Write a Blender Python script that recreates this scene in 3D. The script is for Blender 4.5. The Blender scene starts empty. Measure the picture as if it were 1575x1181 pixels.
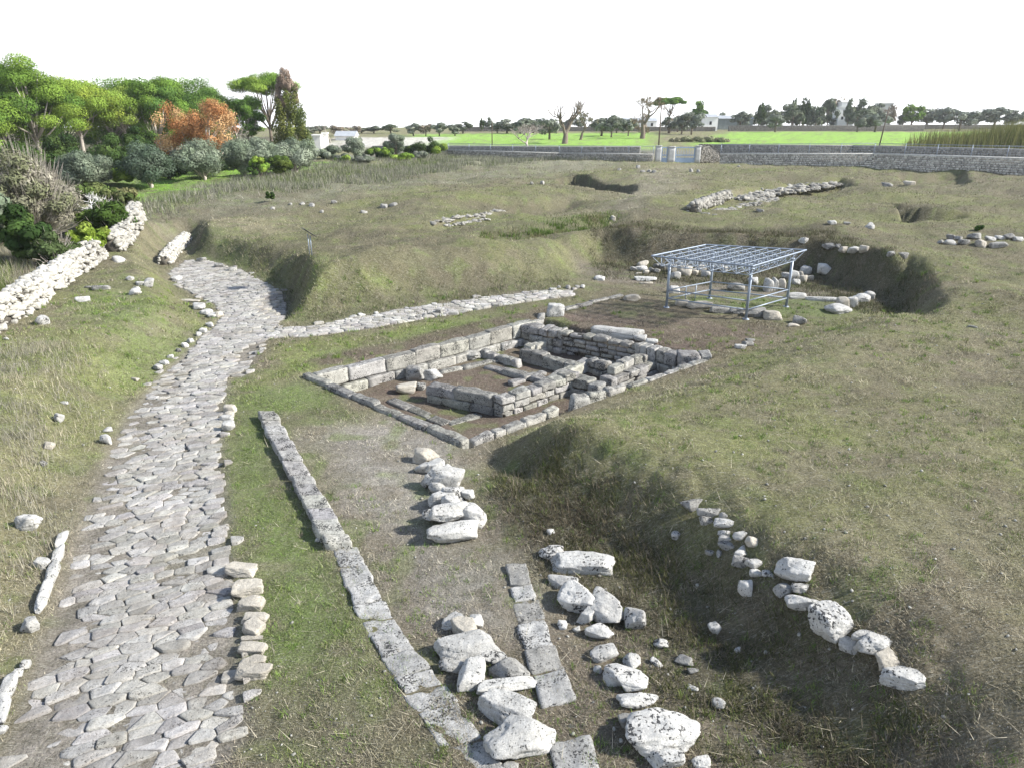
import bpy, math, random
import numpy as np
from mathutils import Vector, Matrix

# ------------------------------------------------------------------ basics
SC = bpy.context.scene
COL = SC.collection
F, CX, CY = 1094.0, 787.5, 590.5            # focal length and centre in photo pixels
PITCH = math.radians(20.77)
CAMZ = 8.5
CP, SP = math.cos(PITCH), math.sin(PITCH)
PI = math.pi
RNG = np.random.default_rng(7)

def ray(px, py):
    xc, yc = (px-CX)/F, -(py-CY)/F
    return np.array([xc, CP+yc*SP, -SP+yc*CP])
def U(px, py, z=0.0):
    """photo pixel -> world point on the level z"""
    d = ray(px, py); t = (z-CAMZ)/d[2]
    return np.array([d[0]*t, d[1]*t, z])
def UP(pts, z=0.0):
    return np.array([U(p[0], p[1], z)[:2] for p in pts])

# ------------------------------------------------------------------ noise
def _hash(ix, iy, iz, seed):
    h = (ix.astype(np.uint32)*np.uint32(374761393) + iy.astype(np.uint32)*np.uint32(668265263)
         + iz.astype(np.uint32)*np.uint32(2246822519) + np.uint32((seed*1274126177) & 0xffffffff))
    h = (h ^ (h >> np.uint32(13)))*np.uint32(1274126177)
    h = (h ^ (h >> np.uint32(15)))*np.uint32(2246822519)
    return (h ^ (h >> np.uint32(16))).astype(np.float64)/4294967295.0
def vnoise(P, seed=0):
    P = np.asarray(P, float); i = np.floor(P).astype(np.int64); f = P-i; f = f*f*(3-2*f)
    r = np.zeros(len(P))
    for dx in (0, 1):
        wx = f[:, 0] if dx else 1-f[:, 0]
        for dy in (0, 1):
            wy = f[:, 1] if dy else 1-f[:, 1]
            for dz in (0, 1):
                wz = f[:, 2] if dz else 1-f[:, 2]
                r += wx*wy*wz*_hash(i[:, 0]+dx, i[:, 1]+dy, i[:, 2]+dz, seed)
    return r*2-1
def vnoise2(X, Y, seed=0):
    ix = np.floor(X).astype(np.int64); iy = np.floor(Y).astype(np.int64); fx = X-ix; fy = Y-iy
    fx = fx*fx*(3-2*fx); fy = fy*fy*(3-2*fy); z = np.zeros_like(ix)
    a = _hash(ix, iy, z, seed); b = _hash(ix+1, iy, z, seed); c = _hash(ix, iy+1, z, seed); d = _hash(ix+1, iy+1, z, seed)
    return ((a*(1-fx)+b*fx)*(1-fy)+(c*(1-fx)+d*fx)*fy)*2-1
def fbm2(X, Y, oct=3, seed=0):
    r = 0; a = 1.0; t = 0
    for k in range(oct):
        r = r+a*vnoise2(X*2**k+17.3*k, Y*2**k-9.1*k, seed+k); t += a; a *= .5
    return r/t
def fbm3(P, oct=3, seed=0):
    r = 0; a = 1.0; t = 0
    for k in range(oct):
        r = r+a*vnoise(P*2**k+11.7*k, seed+k); t += a; a *= .5
    return r/t
def sstep(x):
    x = np.clip(x, 0, 1); return x*x*(3-2*x)

# ------------------------------------------------------------------ polygons
def poly_sd(poly, X, Y, attrs=None):
    """signed distance (inside > 0); with attrs also blends per-vertex attributes by nearness"""
    n = len(poly); best = np.full(X.shape, 1e18); inside = np.zeros(X.shape, bool)
    if attrs is not None:
        acc = np.zeros(X.shape+(attrs.shape[1],)); wsum = np.zeros(X.shape)
    for i in range(n):
        ax, ay = poly[i]; bx, by = poly[(i+1) % n]
        ex, ey = bx-ax, by-ay; L2 = ex*ex+ey*ey+1e-12
        t = np.clip(((X-ax)*ex+(Y-ay)*ey)/L2, 0, 1)
        d2 = (X-ax-t*ex)**2+(Y-ay-t*ey)**2
        best = np.minimum(best, d2)
        if attrs is not None:
            w = math.sqrt(L2)/(d2+.05)**2; wsum += w
            A, B = attrs[i], attrs[(i+1) % n]
            for k in range(attrs.shape[1]): acc[..., k] += w*(A[k]+(B[k]-A[k])*t)
        c = ((ay > Y) != (by > Y)) & (X < (bx-ax)*(Y-ay)/((by-ay) if by != ay else 1e-12)+ax)
        inside ^= c
    sd = np.sqrt(best)*np.where(inside, 1, -1)
    return (sd, acc/wsum[..., None]) if attrs is not None else sd
def poly_mask(poly, X, Y, soft):
    """0..1 mask with a soft rim, evaluated only near the polygon"""
    m = np.zeros(X.shape); p0 = poly.min(0)-soft-1; p1 = poly.max(0)+soft+1
    k = (X > p0[0]) & (X < p1[0]) & (Y > p0[1]) & (Y < p1[1])
    if k.any():
        m[k] = sstep(poly_sd(poly, X[k], Y[k])/soft*.5+.5)
    return m

# ------------------------------------------------------------------ the lie of the land
# the sunken dig: (px, py of the foot, width of the bank, height of the ground outside)
E_RAW = [(-140,1330,5,.7),(-20,1181,4,.7),(50,1000,4,.8),(100,850,4,.9),(140,740,3.5,1.0),(180,655,3.5,1.1),(232,585,3,1.15),
 (290,532,3,1.2),(322,495,2.4,1.2),(285,455,2,1.2),(258,420,2,1.2),(245,402,1.5,1.2),(262,374,1.5,1.2),(288,364,1.5,1.25),(296,378,1.5,1.35),
 (290,397,1.6,1.35),(330,404,1.9,1.1),(392,420,2.0,1.0),(440,452,1.4,1.3),(442,488,2.2,1.4),(520,485,3.0,1.5),(600,474,3.4,1.6),(700,461,3.8,1.7),
 (800,447,3.4,1.5),(870,437,3.2,1.3),(905,427,3,1.2),(895,412,2.6,1.2),(930,402,2.0,1.5),(1000,407,1.6,1.6),(1150,413,1.6,1.65),
 (1240,420,1.6,1.65),(1290,438,1.7,1.6),(1345,455,1.6,1.5),(1345,470,2,1.0),(1300,486,3,.8),(1240,502,4,.9),(1150,536,4,1.0),(1095,560,4,.95),
 (960,606,3.2,.9),(860,640,3,.9),(728,694,2.6,.95),(756,714,1.5,1.35),(800,755,2.0,1.5),(868,815,2.6,1.5),(940,872,2.8,1.5),(1020,940,2.9,1.5),
 (1100,1030,3.0,1.45),(1200,1130,3.1,1.45),(1300,1230,3.2,1.4),(1450,1500,4,1.3),(600,2100,4,1.2),(-500,1900,5,.8)]
ROAD = UP([(265,1240),(382,1132),(372,1050),(358,900),(351,800),(344,740),(339,670),(347,605),(350,578),(374,580),(386,560),(402,530),
 (422,512),(436,485),(440,455),(400,432),(370,415),(322,402),(285,401),(258,420),(283,445),(330,470),(343,488),(318,508),(288,538),(238,583),
 (190,648),(163,700),(138,765),(116,830),(90,920),(55,1010),(25,1090),(-10,1181),(-40,1240)])
LANE = UP([(405,520),(470,518),(560,507),(660,491),(760,476),(885,461),(880,452),(790,459),(700,469),(620,479),(540,491),(480,501),(425,506)])
E_POLY = UP([e[:2] for e in E_RAW]); E_ATT = np.array([e[2:] for e in E_RAW])
RUIN = UP([(474,574),(835,492),(1088,548),(716,682)], 0.05)
PITS = [  # pixel outline on the level z, z, depth, rim width
 ([(858,274),(884,271),(932,281),(978,290),(968,298),(915,291),(870,283)], 1.3, 1.5, .6),
 ([(1366,319),(1424,323),(1402,334),(1484,338),(1440,343),(1396,346)], 1.3, 1.3, .8),
 ([(1060,326),(1120,297),(1170,288),(1292,279),(1315,284),(1280,297),(1195,313),(1165,326),(1118,334)], 1.3, .9, 1.2),
 ([(1385,268),(1480,266),(1490,278),(1455,286),(1400,284)], 1.3, .9, 1.5),
 ([(745,362),(860,343),(950,332),(955,340),(860,362),(745,378)], 1.6, .5, 2.5),
 ([(780,312),(880,303),(890,312),(800,322)], 1.5, .6, 2.5),
 ([(1362,446),(1395,400),(1440,448),(1420,455)], 1.5, .9, 1.6),
 ([(405,418),(450,404),(470,420),(430,436)], 1.5, .6, 2.0),
 ([(655,345),(770,322),(785,330),(680,352)], 1.5, .35, 1.5),
]
PITP = [(UP(p, z), d, w) for p, z, d, w in PITS]
MOUNDS = [((520,405),1.4,4,.35),((620,400),1.5,4,.30),((400,335),1.4,5,.35),((480,330),1.4,4,-.35),((560,328),1.4,4,-.4),((640,312),1.4,5,.4),((850,318),1.4,4,-.5),((800,335),1.4,4,.4),((1010,320),1.4,6,.4),((960,300),1.4,4,-.3),((1240,330),1.4,4,-.35),((1250,345),1.5,4,.35),((1330,300),1.4,5,.4),((1000,275),1.3,7,.35),((1180,272),1.3,6,.4),((700,370),1.5,3.5,.3),((760,395),1.5,3,.25),((600,300),1.4,5,-.35),((450,300),1.4,6,.35),((1480,420),1.4,4,.2),((1500,325),1.4,5,.35),((835,700),1.3,1.5,.45),((620,345),1.5,5,.3),((700,300),1.5,7,.4),((900,300),1.5,7,.3),((1090,300),1.5,6,.5),((1180,330),1.5,5,.4),((1300,330),1.5,7,.35),((560,350),1.5,6,.35),((840,400),1.5,5,.25)]
MNDP = [(U(p[0], p[1], z)[:2], r, a) for p, z, r, a in MOUNDS]

def H(X, Y):
    X = np.asarray(X, float); Y = np.asarray(Y, float); shp = X.shape; X = X.ravel(); Y = Y.ravel()
    out = np.empty(X.shape)
    for s in range(0, len(X), 120000):
        x, y = X[s:s+120000], Y[s:s+120000]
        h = np.full(x.shape, 1.25); far = (y > 80) | (np.abs(x) > 80)
        nr = ~far; o = np.ones(x.shape)
        if nr.any():
            xx, yy = x[nr], y[nr]
            sd, at = poly_sd(E_POLY, xx, yy, E_ATT)
            jit = .16*vnoise2(xx/1.6, yy/1.6, 3)+.10*vnoise2(xx/.6, yy/.6, 4)+.06*vnoise2(xx/.25, yy/.25, 5)
            t = sstep((-sd+jit*np.clip(at[:, 0]/3, .3, 1)*np.clip(-sd*2, 0, 1))/at[:, 0])
            ease = np.clip((-sd-at[:, 0]-4)/12, 0, 1)
            h[nr] = t*(at[:, 1]*(1-ease)+1.3*ease); o[nr] = t
        fade = np.clip((y-140)/40, 0, 1)
        h = h+fade*1.0-np.clip(y-372, 0, None)*.035
        hum = (.42*fbm2(x/6, y/6, 3, 11)+.55*np.abs(fbm2(x/9+3, y/6, 2, 13))-.16)*np.clip((y-22)/14, .15, 1)*np.clip((160-y)/30, .3, 1)
        mr = np.clip((y-24)/8, 0, 1)*np.clip((130-y)/20, 0, 1)*o; h = h+mr*(.20*fbm2(x/2.6, y/1.9, 3, 15)+.10*np.abs(fbm2(x/1.2, y/.9, 2, 17)))
        h = h+o*hum+.05*fbm2(x/1.1, y/1.1, 2, 21)*(.35+.65*o)+.02*vnoise2(x/.28, y/.28, 31)
        for c, r, a in MNDP:
            h = h+a*np.exp(-((x-c[0])**2+(y-c[1])**2)/(r*r))
        for p, d, w in PITP:
            h = h-d*poly_mask(p, x, y, w*.5)
        rb = np.maximum(poly_mask(ROAD, x, y, .25), poly_mask(LANE, x, y, .2)); h = h-rb*.07-rb*.035*fbm2(x/1.1, y/1.1, 2, 21)-rb*.02*vnoise2(x/.28, y/.28, 31)
        m = poly_mask(RUIN, x, y, .22)
        fl = -.85+.05*fbm2(x/.8, y/.8, 2, 41)
        h = h*(1-m)+fl*m
        out[s:s+120000] = h
    return out.reshape(shp)
_TS = np.concatenate([np.linspace(6, 60, 260), np.geomspace(60.5, 900, 260)])
def G(px, py):
    """photo pixel -> the point of the ground seen there"""
    d = ray(px, py); d = d/np.linalg.norm(d)
    def first(ts):
        g = CAMZ+d[2]*ts-H(d[0]*ts, d[1]*ts); k = np.where(g < 0)[0]
        return k[0] if len(k) else None
    k = first(_TS)
    if k is None: t = 900.
    else:
        ts = np.linspace(_TS[max(k-1, 0)], _TS[k], 24); j = first(ts); t = ts[j if j is not None else -1]
    p = d*t; return np.array([p[0], p[1], float(H(np.array([p[0]]), np.array([p[1]]))[0])])
def hz(x, y): return float(H(np.array([x]), np.array([y]))[0])
def depth(p): return p[1]*CP-(p[2]-CAMZ)*SP       # distance along the view axis: metres per pixel = depth / F
def mpp(p): return depth(p)/F

# ------------------------------------------------------------------ mesh helpers
def mk(name, V, faces, mat, parent=None, col=None, smooth=True, loc=None, attr='Col'):
    """faces: one (n,k) array or a list of such arrays"""
    V = np.asarray(V, np.float32)
    if isinstance(faces, np.ndarray): faces = [faces]
    faces = [np.asarray(f, np.int32) for f in faces if len(f)]
    me = bpy.data.meshes.new(name)
    me.vertices.add(len(V)); me.vertices.foreach_set('co', V.ravel())
    nl = sum(f.size for f in faces); npoly = sum(len(f) for f in faces)
    me.loops.add(nl); me.loops.foreach_set('vertex_index', np.concatenate([f.ravel() for f in faces]))
    tot = np.concatenate([np.full(len(f), f.shape[1], np.int32) for f in faces])
    me.polygons.add(npoly); me.polygons.foreach_set('loop_start', np.concatenate([[0], np.cumsum(tot)[:-1]]).astype(np.int32))
    me.polygons.foreach_set('loop_total', tot)
    me.polygons.foreach_set('use_smooth', np.full(npoly, bool(smooth)))
    if col is not None:
        a = me.color_attributes.new(attr, 'FLOAT_COLOR', 'POINT')
        c = np.ones((len(V), 4), np.float32); c[:, :3] = col; a.data.foreach_set('color', c.ravel())
    me.update(); me.validate()
    me.materials.append(mat)
    o = bpy.data.objects.new(name, me); COL.objects.link(o)
    if parent is not None: o.parent = parent
    if loc is not None: o.location = loc
    return o
def tag(o, label=None, cat=None, group=None, kind=None):
    if label: o['label'] = label
    if cat: o['category'] = cat
    if group: o['group'] = group
    if kind or cat: o['kind'] = kind or 'thing'
    return o
def empty(name, loc, label, cat, group=None, rz=0):
    o = bpy.data.objects.new(name, None); COL.objects.link(o); o.location = [float(v) for v in loc]
    o.rotation_euler = (0, 0, rz); o.empty_display_size = .2
    return tag(o, label, cat, group)
class MB:
    """collects pieces (V, list of face arrays, colour) into one mesh"""
    def __init__(s): s.V = []; s.F = {}; s.C = []; s.n = 0
    def add(s, V, F, c=(1, 1, 1)):
        V = np.asarray(V, float)
        if isinstance(F, np.ndarray): F = [F]
        for f in F: s.F.setdefault(f.shape[1], []).append(np.asarray(f)+s.n)
        s.V.append(V); c = np.asarray(c, float); s.C.append(np.broadcast_to(c, (len(V), 3)) if c.ndim == 1 else c); s.n += len(V)
    def build(s, name, mat, parent=None, smooth=True, loc=None, origin=None):
        V = np.concatenate(s.V)
        if origin is not None:
            V = V-np.asarray(origin); loc = origin
        return mk(name, V, [np.concatenate(f) for f in s.F.values()], mat, parent, np.concatenate(s.C), smooth, loc)
_CS = {}
def cubesphere(n):
    """points on the surface of the cube [-1,1]^3 and quads"""
    if n in _CS: return _CS[n]
    idx = {}; V = []; Fq = []
    def vid(p):
        k = tuple(np.round(p, 5))
        if k not in idx: idx[k] = len(V); V.append(p)
        return idx[k]
    g = np.linspace(-1, 1, n+1)
    for ax in range(3):
        for s in (-1, 1):
            u, v = [a for a in range(3) if a != ax]
            for i in range(n):
                for j in range(n):
                    q = []
                    for (a, b) in ((i, j), (i+1, j), (i+1, j+1), (i, j+1)):
                        p = [0, 0, 0]; p[ax] = s; p[u] = g[a]; p[v] = g[b]; q.append(vid(tuple(p)))
                    flip = (s > 0) != (ax == 1)
                    Fq.append(q if flip else q[::-1])
    _CS[n] = (np.array(V, float), np.array(Fq, np.int32)); return _CS[n]
def rock(dim, seed, n=14, k=9, planes=11, boxy=.5, rough=.05, pit=0.0):
    """faceted natural stone filling about dim (x, y, z), resting around z = 0"""
    r = np.random.default_rng(seed); C, Fq = cubesphere(n)
    D = C/np.linalg.norm(C, axis=1)[:, None]
    N = r.normal(size=(planes, 3)); N /= np.linalg.norm(N, axis=1)[:, None]; dd = r.uniform(.88 if boxy > .9 else .72 if boxy > .6 else .60, 1.08, planes)
    B = np.array([[1,0,0],[-1,0,0],[0,1,0],[0,-1,0],[0,0,1],[0,0,-1]], float)+r.normal(size=(6, 3))*.10
    B /= np.linalg.norm(B, axis=1)[:, None]; bd = np.full(6, 1-.22*boxy)*r.uniform(.92, 1.06, 6)
    N = np.vstack([N, B]); dd = np.concatenate([dd, bd])
    q = np.clip(D@N.T, 0, None)/dd
    rad = (q**k).sum(1)**(-1/k)
    P = D*rad[:, None]
    P += D*(rough*1.5*fbm3(D*1.7+seed % 97, 2, seed)[:, None]+rough*1.3*fbm3(D*4.5+seed % 31, 3, seed+5)[:, None])
    if n > 11: P -= D*(rough*1.6*np.clip(fbm3(D*np.array([3, 3, 8])+seed % 13, 3, seed+15)-.12, 0, 1)[:, None])
    if pit: P -= D*(pit*np.clip(fbm3(D*7+3, 2, seed+9), 0.1, 1)[:, None])
    lo, hi = P.min(0), P.max(0); P = (P-(lo+hi)/2)/(hi-lo)*np.asarray(dim)
    P[:, 2] += dim[2]/2
    return P, Fq
def rbox(dim, r=.04, n=6, seed=0, rough=.015, fs=3.0):
    """worn squared block centred on the origin"""
    C, Fq = cubesphere(n); h = np.asarray(dim, float)/2; r = min(r, h.min()*.9)
    q = C*h; inner = np.clip(q, -(h-r), h-r); d = q-inner; nd = np.linalg.norm(d, axis=1)[:, None]
    dirn = d/np.maximum(nd, 1e-9); P = inner+r*dirn
    if rough:
        off = np.array([seed*1.37 % 50, seed*2.11 % 50, seed*.73 % 50])
        P = P+dirn*(rough*1.6*fbm3(P*fs+off, 3, seed))[:, None]+np.stack([vnoise(P*fs*.5+off+9, seed+3), vnoise(P*fs*.5+off-9, seed+4), vnoise(P*fs*.5+off+5, seed+5)], 1)*rough
    return P, Fq
def rotz(P, a):
    c, s = math.cos(a), math.sin(a); Q = P.copy(); Q[:, 0] = P[:, 0]*c-P[:, 1]*s; Q[:, 1] = P[:, 0]*s+P[:, 1]*c; return Q
def rotx(P, a):
    c, s = math.cos(a), math.sin(a); Q = P.copy(); Q[:, 1] = P[:, 1]*c-P[:, 2]*s; Q[:, 2] = P[:, 1]*s+P[:, 2]*c; return Q
def roty(P, a):
    c, s = math.cos(a), math.sin(a); Q = P.copy(); Q[:, 0] = P[:, 0]*c+P[:, 2]*s; Q[:, 2] = -P[:, 0]*s+P[:, 2]*c; return Q
def tube(pts, rad, sides=6, cap=True):
    """tapered tube along points"""
    pts = np.asarray(pts, float); m = len(pts); rad = np.broadcast_to(np.asarray(rad, float), (m,))
    T = np.gradient(pts, axis=0); T /= np.linalg.norm(T, axis=1)[:, None]+1e-12
    ref = np.array([0, 0, 1.]) if abs(T[0][2]) < .9 else np.array([1., 0, 0])
    V = []
    for i in range(m):
        a = np.cross(T[i], ref); a /= np.linalg.norm(a)+1e-12; b = np.cross(T[i], a)
        th = np.arange(sides)/sides*2*PI
        V.append(pts[i]+rad[i]*(np.cos(th)[:, None]*a+np.sin(th)[:, None]*b))
    V = np.concatenate(V); Fq = []
    for i in range(m-1):
        for j in range(sides):
            k = (j+1) % sides; Fq.append((i*sides+j, i*sides+k, (i+1)*sides+k, (i+1)*sides+j))
    out = [np.array(Fq, np.int32)]
    if cap:
        V = np.vstack([V, pts[:1], pts[-1:]]); c0, c1 = len(V)-2, len(V)-1
        out.append(np.array([(j, c0, (j+1) % sides) for j in range(sides)]+[((m-1)*sides+(j+1) % sides, c1, (m-1)*sides+j) for j in range(sides)], np.int32))
    return V, out
def box(x0, x1, y0, y1, z0, z1):
    V = np.array([(x, y, z) for z in (z0, z1) for y in (y0, y1) for x in (x0, x1)], float)
    Fq = np.array([(0,2,3,1),(4,5,7,6),(0,1,5,4),(2,6,7,3),(0,4,6,2),(1,3,7,5)], np.int32)
    return V, Fq

# ------------------------------------------------------------------ materials
def nmat(name):
    m = bpy.data.materials.new(name); m.use_nodes = True; nt = m.node_tree; nt.nodes.clear()
    out = nt.nodes.new('ShaderNodeOutputMaterial'); b = nt.nodes.new('ShaderNodeBsdfPrincipled')
    nt.links.new(b.outputs[0], out.inputs[0]); b.inputs['Roughness'].default_value = .9
    if 'Specular IOR Level' in b.inputs: b.inputs['Specular IOR Level'].default_value = .25
    return m, nt, b
def nd(nt, t, **kw):
    n = nt.nodes.new(t)
    for k, v in kw.items():
        if k.startswith('i_'):
            key = k[2:]; key = int(key) if key.isdigit() else key.replace('_', ' ')
            n.inputs[key].default_value = v
        else: setattr(n, k, v)
    return n
def mixc(nt, fac, a, b, mode='MIX'):
    n = nt.nodes.new('ShaderNodeMix'); n.data_type = 'RGBA'; n.blend_type = mode; n.clamp_factor = True
    for s, v in ((0, fac), (6, a), (7, b)):
        if isinstance(v, bpy.types.NodeSocket): nt.links.new(v, n.inputs[s])
        elif isinstance(v, (int, float)): n.inputs[s].default_value = v
        else: n.inputs[s].default_value = (*v[:3], 1)
    return n.outputs[2]
def mrange(nt, v, a, b, c=0., d=1.):
    n = nd(nt, 'ShaderNodeMapRange'); nt.links.new(v, n.inputs[0])
    for i, x in enumerate((a, b, c, d)): n.inputs[i+1].default_value = x
    return n.outputs[0]
def noise_n(nt, vec, scale, detail=4, rough=.6):
    n = nd(nt, 'ShaderNodeTexNoise'); n.inputs['Scale'].default_value = scale; n.inputs['Detail'].default_value = detail; n.inputs['Roughness'].default_value = rough
    if vec is not None: nt.links.new(vec, n.inputs['Vector'])
    return n.outputs['Fac']
def math_n(nt, op, a, b=None):
    n = nd(nt, 'ShaderNodeMath', operation=op)
    for i, v in enumerate((a, b)):
        if v is None: continue
        if isinstance(v, bpy.types.NodeSocket): nt.links.new(v, n.inputs[i])
        else: n.inputs[i].default_value = v
    return n.outputs[0]
def bump_n(nt, b, height, strength, dist):
    n = nd(nt, 'ShaderNodeBump'); n.inputs['Strength'].default_value = strength; n.inputs['Distance'].default_value = dist
    nt.links.new(height, n.inputs['Height']); nt.links.new(n.outputs[0], b.inputs['Normal'])
def attr_n(nt, name='Col'):
    return nd(nt, 'ShaderNodeAttribute', attribute_name=name).outputs['Color']
def stone_mat(name, pale, grey, lichen, spots, tops=.3, spot_scale=16, use_attr=False, soil=0.):
    """limestone: pale face, grey weathering and lichen on the upper faces, ragged black spots in drifts"""
    m, nt, b = nmat(name)
    tc = nd(nt, 'ShaderNodeTexCoord'); geo = tc.outputs['Object']
    oi = nd(nt, 'ShaderNodeObjectInfo'); add = nd(nt, 'ShaderNodeVectorMath', operation='ADD')
    sc = nd(nt, 'ShaderNodeVectorMath', operation='SCALE'); sc.inputs['Scale'].default_value = 37.
    cmb = nd(nt, 'ShaderNodeCombineXYZ')
    for i in range(3): nt.links.new(oi.outputs['Random'], cmb.inputs[i])
    nt.links.new(cmb.outputs[0], sc.inputs[0]); nt.links.new(geo, add.inputs[0]); nt.links.new(sc.outputs[0], add.inputs[1]); vec = add.outputs[0]
    big = noise_n(nt, vec, 2.4, 5, .65); mid = noise_n(nt, vec, 8, 6, .72); small = noise_n(nt, vec, spot_scale*1.5, 4, .6); fine = noise_n(nt, vec, 42, 5, .75)
    c = mixc(nt, mrange(nt, big, .40, .62), pale, tuple((p+g)/2 for p, g in zip(pale, grey)))
    c = mixc(nt, mrange(nt, mid, .47, .66, 0, .8), c, grey)
    ge = nd(nt, 'ShaderNodeNewGeometry'); sp = nd(nt, 'ShaderNodeSeparateXYZ'); nt.links.new(ge.outputs['Normal'], sp.inputs[0])
    up = math_n(nt, 'MULTIPLY', mrange(nt, sp.outputs['Z'], .45, .9, .25, 1.), mrange(nt, mid, .30, .58))
    c = mixc(nt, math_n(nt, 'MULTIPLY', up, tops), c, tuple(g*.50 for g in grey))
    drift = mrange(nt, noise_n(nt, vec, 2.1, 4, .65), .38, .66, 0., .16*spots)
    spot = mrange(nt, math_n(nt, 'ADD', small, drift), .675, .715)
    spot = math_n(nt, 'MULTIPLY', spot, min(1., .25+spots))
    c = mixc(nt, spot, c, lichen)
    c = mixc(nt, mrange(nt, fine, .30, .56, .55, 0.), c, tuple(g*.45 for g in grey))
    if soil:
        ps = nd(nt, 'ShaderNodeNewGeometry').outputs['Position']; st = mrange(nt, noise_n(nt, ps, .9, 5, .7), .46, .66, 0., soil)
        c = mixc(nt, st, c, (.225, .195, .16)); c = mixc(nt, mrange(nt, noise_n(nt, ps, 5, 4, .7), .5, .7, 0., soil*.6), c, (.17, .15, .125))
    hv = mrange(nt, oi.outputs['Random'], 0, 1, .80, 1.10); hs = nd(nt, 'ShaderNodeHueSaturation')
    nt.links.new(hv, hs.inputs['Value']); nt.links.new(c, hs.inputs['Color']); c = hs.outputs[0]
    if use_attr: c = mixc(nt, 1.0, c, attr_n(nt), 'MULTIPLY')
    nt.links.new(c, b.inputs['Base Color'])
    hgt = math_n(nt, 'ADD', math_n(nt, 'ADD', math_n(nt, 'MULTIPLY', mid, .9), math_n(nt, 'MULTIPLY', fine, .35)), math_n(nt, 'MULTIPLY', spot, -.3))
    bump_n(nt, b, hgt, .9, .045)
    return m
M = {}
BLK = (.035, .036, .038)
M['white'] = stone_mat('white_limestone', (.52,.512,.485), (.33,.325,.305), BLK, .85, .15, 16)
M['spotted'] = stone_mat('spotted_limestone', (.52,.51,.48), (.36,.355,.34), BLK, 1.25, .25, 12)
M['grey'] = stone_mat('grey_limestone', (.36,.352,.33), (.21,.206,.19), (.04,.04,.04), 1.15, .5, 16)
M['tan'] = stone_mat('tan_limestone', (.46,.425,.36), (.33,.305,.26), (.09,.085,.07), .3, .2, 16)
M['masonry'] = stone_mat('masonry_limestone', (.45,.444,.42), (.26,.257,.245), (.045,.045,.045), 1.3, .95, 18, True)
M['pitted'] = stone_mat('pitted_limestone', (.42,.416,.40), (.25,.247,.238), BLK, 1.6, .45, 20, True)
M['slab'] = stone_mat('slab_limestone', (.44,.436,.42), (.27,.267,.255), BLK, 1.25, .35, 18)
M['paving'] = stone_mat('paving_limestone', (.49,.482,.462), (.32,.315,.30), (.10,.10,.098), .8, .1, 20, True, .5)
M['drystone'] = stone_mat('drystone_limestone', (.52,.51,.475), (.36,.35,.32), (.12,.11,.10), .6, .15, 9, True)

def ground_mat():
    m, nt, b = nmat('turf_and_soil'); b.inputs['Roughness'].default_value = 1.; b.inputs['Specular IOR Level'].default_value = .05
    tc = nd(nt, 'ShaderNodeTexCoord'); P = tc.outputs['Object']
    c = attr_n(nt)
    n1 = noise_n(nt, P, .55, 5, .65); n2 = noise_n(nt, P, 4.5, 5, .7); n3 = noise_n(nt, P, 22, 4, .75)
    # stretched fibres of dry stalks
    def fibre(rot, sx, sy):
        mp = nd(nt, 'ShaderNodeMapping'); mp.inputs['Rotation'].default_value = (0, 0, rot); mp.inputs['Scale'].default_value = (sx, sy, 6)
        nt.links.new(P, mp.inputs['Vector']); return noise_n(nt, mp.outputs[0], 1, 3, .65)
    f1 = fibre(.5, 9, 55); f2 = fibre(-.8, 8, 50)
    fib = math_n(nt, 'MAXIMUM', f1, f2)
    c = mixc(nt, mrange(nt, n2, .36, .60, .5, 0.), c, (.075,.068,.042))
    c = mixc(nt, mrange(nt, n1, .56, .68, 0., .40), c, (.155,.13,.085))
    c = mixc(nt, mrange(nt, fib, .57, .70, 0., .75), c, (.36,.345,.285))
    c = mixc(nt, mrange(nt, n3, .38, .54, .5, 0.), c, (.045,.042,.028))
    nt.links.new(c, b.inputs['Base Color'])
    hgt = math_n(nt, 'ADD', math_n(nt, 'MULTIPLY', n2, .9), math_n(nt, 'ADD', math_n(nt, 'MULTIPLY', n3, .5), math_n(nt, 'MULTIPLY', fib, .5)))
    bump_n(nt, b, hgt, 1.0, .09)
    return m
M['ground'] = ground_mat()
def foliage_mat():
    m = bpy.data.materials.new('foliage'); m.use_nodes = True; nt = m.node_tree; nt.nodes.clear()
    out = nt.nodes.new('ShaderNodeOutputMaterial'); c = attr_n(nt)
    d = nt.nodes.new('ShaderNodeBsdfDiffuse'); t = nt.nodes.new('ShaderNodeBsdfTranslucent'); x = nt.nodes.new('ShaderNodeMixShader')
    nt.links.new(c, d.inputs[0]); nt.links.new(c, t.inputs[0]); x.inputs[0].default_value = .15
    nt.links.new(d.outputs[0], x.inputs[1]); nt.links.new(t.outputs[0], x.inputs[2]); nt.links.new(x.outputs[0], out.inputs[0])
    return m
M['leaf'] = foliage_mat()
def plain(name, col, rough=.6, metal=0., var=.25, scale=8, use_attr=False):
    m, nt, b = nmat(name); tc = nd(nt, 'ShaderNodeTexCoord')
    n = noise_n(nt, tc.outputs['Object'], scale, 5, .65)
    c = mixc(nt, mrange(nt, n, .35, .7, 0, 1), col, tuple(v*(1-var) for v in col))
    if use_attr: c = mixc(nt, 1., c, attr_n(nt), 'MULTIPLY')
    nt.links.new(c, b.inputs['Base Color']); b.inputs['Roughness'].default_value = rough; b.inputs['Metallic'].default_value = metal
    return m
M['bark'] = plain('bark', (.20,.165,.13), .95, 0, .55, 6)
M['palebark'] = plain('pale_bark', (.42,.38,.33), .95, 0, .45, 5)
M['steel'] = plain('galvanised_steel', (.25,.29,.345), .45, .35, .2, 12)
M['bluegate'] = plain('blue_grey_paint', (.30,.38,.50), .5, .1, .25, 10)
M['plaster'] = plain('white_plaster', (.80,.79,.76), .9, 0, .12, 1.5)
M['greyplaster'] = plain('grey_plaster', (.42,.42,.41), .9, 0, .25, 2)
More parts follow.
